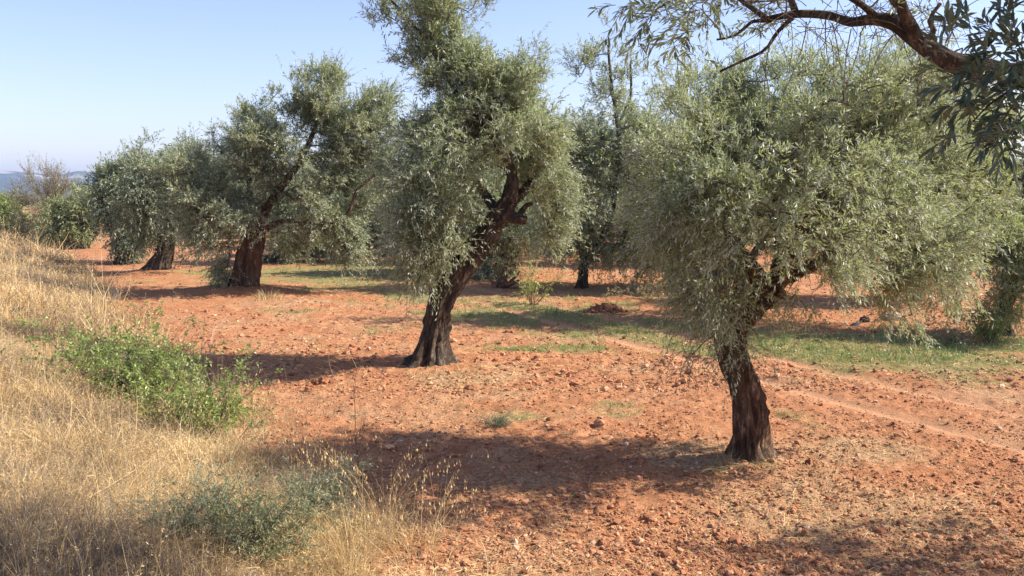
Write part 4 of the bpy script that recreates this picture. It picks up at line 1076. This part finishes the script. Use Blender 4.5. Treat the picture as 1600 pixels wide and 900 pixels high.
stalk(b, [at(160, 806) + np.array([0, 0, .12]), at(205, 798) + np.array([0, 0, .13]), at(240, 780) + np.array([0, 0, .16])], .005, 'pinkish dead twig lying just below the pale cane', hue=.7, branches=[[at(215, 796) + np.array([0, 0, .13]), at(210, 830) + np.array([0, 0, .06]), at(205, 850) + np.array([0, 0, .02])]])
b = at(712, 850); yb = b[1]
stalk(b, [b, P(711, 820, yb), P(716, 776, yb)], .003, 'single short straw stalk on the shaded soil right of the oats', hue=.9)

# ------------------------------------------------------------------ stump, mounds of soil, stones
b = at(792, 450)
mb = MB(); yb = b[1]
def rt(rows): V, q_, tr = bark_tube(rows, int(rng.integers(1, 99)), 0, 14, .25, .04); mb.add(V, q_, tr)
rt(pl([(772, 453, yb, 14), (781, 444, yb, 15), (790, 436, yb, 9)])); rt(pl([(774, 447, yb, 9), (793, 445, yb - .2, 8), (812, 438, yb - .3, 3)]))
rt(pl([(786, 446, yb, 8), (784, 430, yb, 5), (788, 418, yb, 3)])); rt(pl([(792, 447, yb, 8), (804, 434, yb + .1, 4), (812, 424, yb + .1, 2)])); rt(pl([(786, 452, yb, 8), (800, 452, yb - .2, 6), (812, 448, yb - .3, 3)]))
rt(pl([(778, 446, yb, 7), (768, 440, yb, 4), (762, 430, yb, 2)]))
o = mb.out('tree_stump', [STUMPM], smooth=True, origin=b); o.location = b
tag(o, 'reddish uprooted stump with stubby roots under the leaning tree', 'stump')

def rock(u, v, s, label, hue, grp=None, flat=.7, name='stone'):
    c = at(u, v); import bmesh
    bm = bmesh.new(); bmesh.ops.create_icosphere(bm, subdivisions=3, radius=1)
    me = bpy.data.meshes.new(name); 
    co = np.array([v_.co[:] for v_ in bm.verts])
    k = rng.uniform(0, 50)
    nn = (vnoise(co * 1.3 + k, 3) - .5) * .7 + (vnoise(co * 3.1 + k, 4) - .5) * .3
    co = co * (1 + nn[:, None]) * np.array(s) * np.array([1, 1, flat])
    for v_, p in zip(bm.verts, co): v_.co = p
    bm.to_mesh(me); bm.free(); me.materials.append(STONE if hue is not None else CLOD)
    for nm, val in (('hue', hue if hue is not None else .3), ('tint', .5)):
        at_ = me.attributes.new(nm, 'FLOAT', 'POINT'); at_.data.foreach_set('value', np.full(len(me.vertices), val, np.float32))
    o = bpy.data.objects.new(name, me); COL.objects.link(o); o.location = (c[0], c[1], float(ground_h(c[0], c[1])) + s[2] * flat * .4)
    tag(o, label, 'stone' if hue is not None else 'soil heap', grp)
rock(1352, 502, (.10, .09, .10), 'dark stone beside a pale one behind the nearest tree, right of its trunk', 0.)
rock(1392, 500, (.20, .12, .15), 'pale flat stone right of the dark stone behind the nearest tree', .75)
rock(1338, 508, (.07, .06, .06), 'small reddish pale stone just left of the dark stone', .6)
def heap(u, v, rx, ry, hz, label):
    c = at(u, v); n = 60; mb = MB()
    a = rng.uniform(0, 6.28, n); q = rng.uniform(0, .9, n) ** .8
    x = c[0] + np.cos(a) * q * rx; y = c[1] + np.sin(a) * q * ry
    sz = rng.uniform(.25, .6, n) * hz * (1.25 - q * .7)
    lumps(mb, x, y, ground_h(x, y) + hz * (1 - q) * .5, sz, rng.uniform(0, .5, n), .8)
    o = mb.out('soil_heap', [CLOD], origin=c); o.location = c
    tag(o, label, 'soil heap')
heap(948, 486, .55, .35, .16, 'low heap of dark red soil in the alley between the rows')
heap(502, 600, .21, .13, .09, 'dark red clods heaped in the shade left of the leaning tree')
rock(399, 832 - 0, (.03, .03, .025), 'pale pebble at the grass edge', .9) if False else None
rock(625, 692, (.035, .022, .02), 'small pale stone inside the large tree shadow', .8)

# ------------------------------------------------------------------ mountains
def hills():
    n, m = 420, 40
    th = np.linspace(R(-75), R(75), n); D0 = 3000.
    prof = np.interp(np.tan(th) * F + 800, [-4000, -800, -60, 0, 60, 100, 125, 160, 200, 300, 600, 1200, 2200, 6000], [20, 30, 31, 31, 28, 25, 31, 26, 24, 22, 20, 18, 22, 30])
    hh = prof / F * D0 * (1 + .10 * (fbm2(th * 90, 0 * th, 1., 401) - .5))
    rows = []
    for j in range(m):
        f = j / (m - 1)
        d = D0 - 900 * (1 - f)
        rid = (fbm2(th * 45, np.full(n, f * 5.), 1., 402, 4) - .5) * 14 * math.sin(math.pi * f)
        z = hh * f ** 1.15 + rid * f
        rows.append(np.stack([np.sin(th) * d / np.cos(th) * np.cos(th), np.cos(th) * d, z - 4 * (1 - f)], -1))
    d = D0 + 500
    rows.append(np.stack([np.sin(th) * d, np.cos(th) * d, np.full(n, -5.)], -1))
    V = np.array(rows); idx = np.arange(V.shape[0] * n).reshape(-1, n)
    q = np.stack([idx[:-1, :-1], idx[:-1, 1:], idx[1:, 1:], idx[1:, :-1]], -1).reshape(-1, 4)
    mt, nt, N = new_mat('hill_scrub')
    geo = N('ShaderNodeNewGeometry'); sx = N('ShaderNodeSeparateXYZ'); nt.links.new(geo.outputs['Position'], sx.inputs[0])
    mp = N('ShaderNodeMapping'); mp.inputs['Scale'].default_value = (.006, .006, .03); nt.links.new(geo.outputs['Position'], mp.inputs[0])
    a = noise(nt, 3, 6, .6, mp.outputs[0]); b_ = noise(nt, .9, 5, .6, mp.outputs[0])
    c = ramp(nt, a, [(.35, (.022, .034, .026)), (.6, (.045, .058, .042))])
    band = math_(nt, 'MULTIPLY', math_(nt, 'SUBTRACT', sx.outputs[2], 34.), .15, True)
    f = math_(nt, 'MULTIPLY', math_(nt, 'MULTIPLY', math_(nt, 'SUBTRACT', b_, .5), 9, True), band)
    c = mixc(nt, f, c, (.42, .36, .30))
    pb = N('ShaderNodeBsdfPrincipled'); nt.links.new(c, pb.inputs['Base Color']); pb.inputs['Roughness'].default_value = 1
    o = N('ShaderNodeOutputMaterial'); nt.links.new(pb.outputs[0], o.inputs[0])
    tag(build('hills', V.reshape(-1, 3), q, None, [mt], smooth=True), kind='structure')
hills()

# ------------------------------------------------------------------ haze
def haze():
    me = bpy.data.meshes.new('haze')
    x0, x1, y0, y1_, z0, z1 = -3700, 3700, -60, 3800, -12, 100
    v = [(x, y, z) for z in (z0, z1) for y in (y0, y1_) for x in (x0, x1)]
    f = [(0, 2, 3, 1), (4, 5, 7, 6), (0, 1, 5, 4), (2, 6, 7, 3), (0, 4, 6, 2), (1, 3, 7, 5)]
    me.from_pydata(v, [], f)
    m, nt, N = new_mat('haze_air')
    pv = N('ShaderNodeVolumePrincipled'); pv.inputs['Density'].default_value = HAZE
    pv.inputs['Color'].default_value = (.50, .68, 1, 1); pv.inputs['Anisotropy'].default_value = .2
    o = N('ShaderNodeOutputMaterial'); nt.links.new(pv.outputs[0], o.inputs['Volume'])
    me.materials.append(m)
    ob = bpy.data.objects.new('haze', me); COL.objects.link(ob)
    tag(ob, 'thin pale haze in the air over the grove', 'haze', kind='stuff')
HAZE = .00025
haze()

# ------------------------------------------------------------------ light, sky, camera
EL, AZ = 39, 4      # sun to the right, slightly beyond the trees
sd = Vector((math.cos(R(EL)) * math.cos(R(AZ)), math.cos(R(EL)) * math.sin(R(AZ)), math.sin(R(EL))))
sl = bpy.data.lights.new('sun', 'SUN'); sl.energy = 4.3; sl.angle = R(.53); sl.color = (1, .93, .82)
so = bpy.data.objects.new('sun', sl); COL.objects.link(so); so.rotation_euler = sd.to_track_quat('Z', 'Y').to_euler(); so.location = (20, 5, 30)
w = bpy.data.worlds.new('World'); scene.world = w; w.use_nodes = True
nt = w.node_tree; nt.nodes.clear()
sky = nt.nodes.new('ShaderNodeTexSky'); sky.sky_type = 'NISHITA'; sky.sun_disc = False
sky.sun_elevation = R(EL); sky.sun_rotation = R(90 - AZ); sky.altitude = 300; sky.air_density = 1.0; sky.dust_density = .8; sky.ozone_density = 3.0
bg = nt.nodes.new('ShaderNodeBackground'); bg.inputs['Strength'].default_value = .10
ow = nt.nodes.new('ShaderNodeOutputWorld'); sc_ = mixc(nt, 1., sky.outputs[0], (1.08, .925, 1.0), 'MULTIPLY'); nt.links.new(sc_, bg.inputs[0]); nt.links.new(bg.outputs[0], ow.inputs[0])

cam = bpy.data.cameras.new('camera'); cam.sensor_width = 36; cam.lens = F / 1600 * 36; cam.clip_start = .05; cam.clip_end = 20000
co = bpy.data.objects.new('camera', cam); COL.objects.link(co); co.location = (0, 0, CAMZ); co.rotation_euler = (R(90) - PITCH, 0, 0)
scene.camera = co
vs = scene.view_settings; vs.view_transform = 'Standard'; vs.look = 'None'; vs.exposure = 1.2; vs.gamma = 1; vs.use_curve_mapping = False
cy = scene.cycles
cy.max_bounces = 5; cy.diffuse_bounces = 3; cy.glossy_bounces = 2; cy.transmission_bounces = 4; cy.volume_bounces = 0; cy.transparent_max_bounces = 4
cy.use_denoising = True
try: cy.denoiser = 'OPENIMAGEDENOISE'
except Exception: pass
cy.sample_clamp_indirect = 4
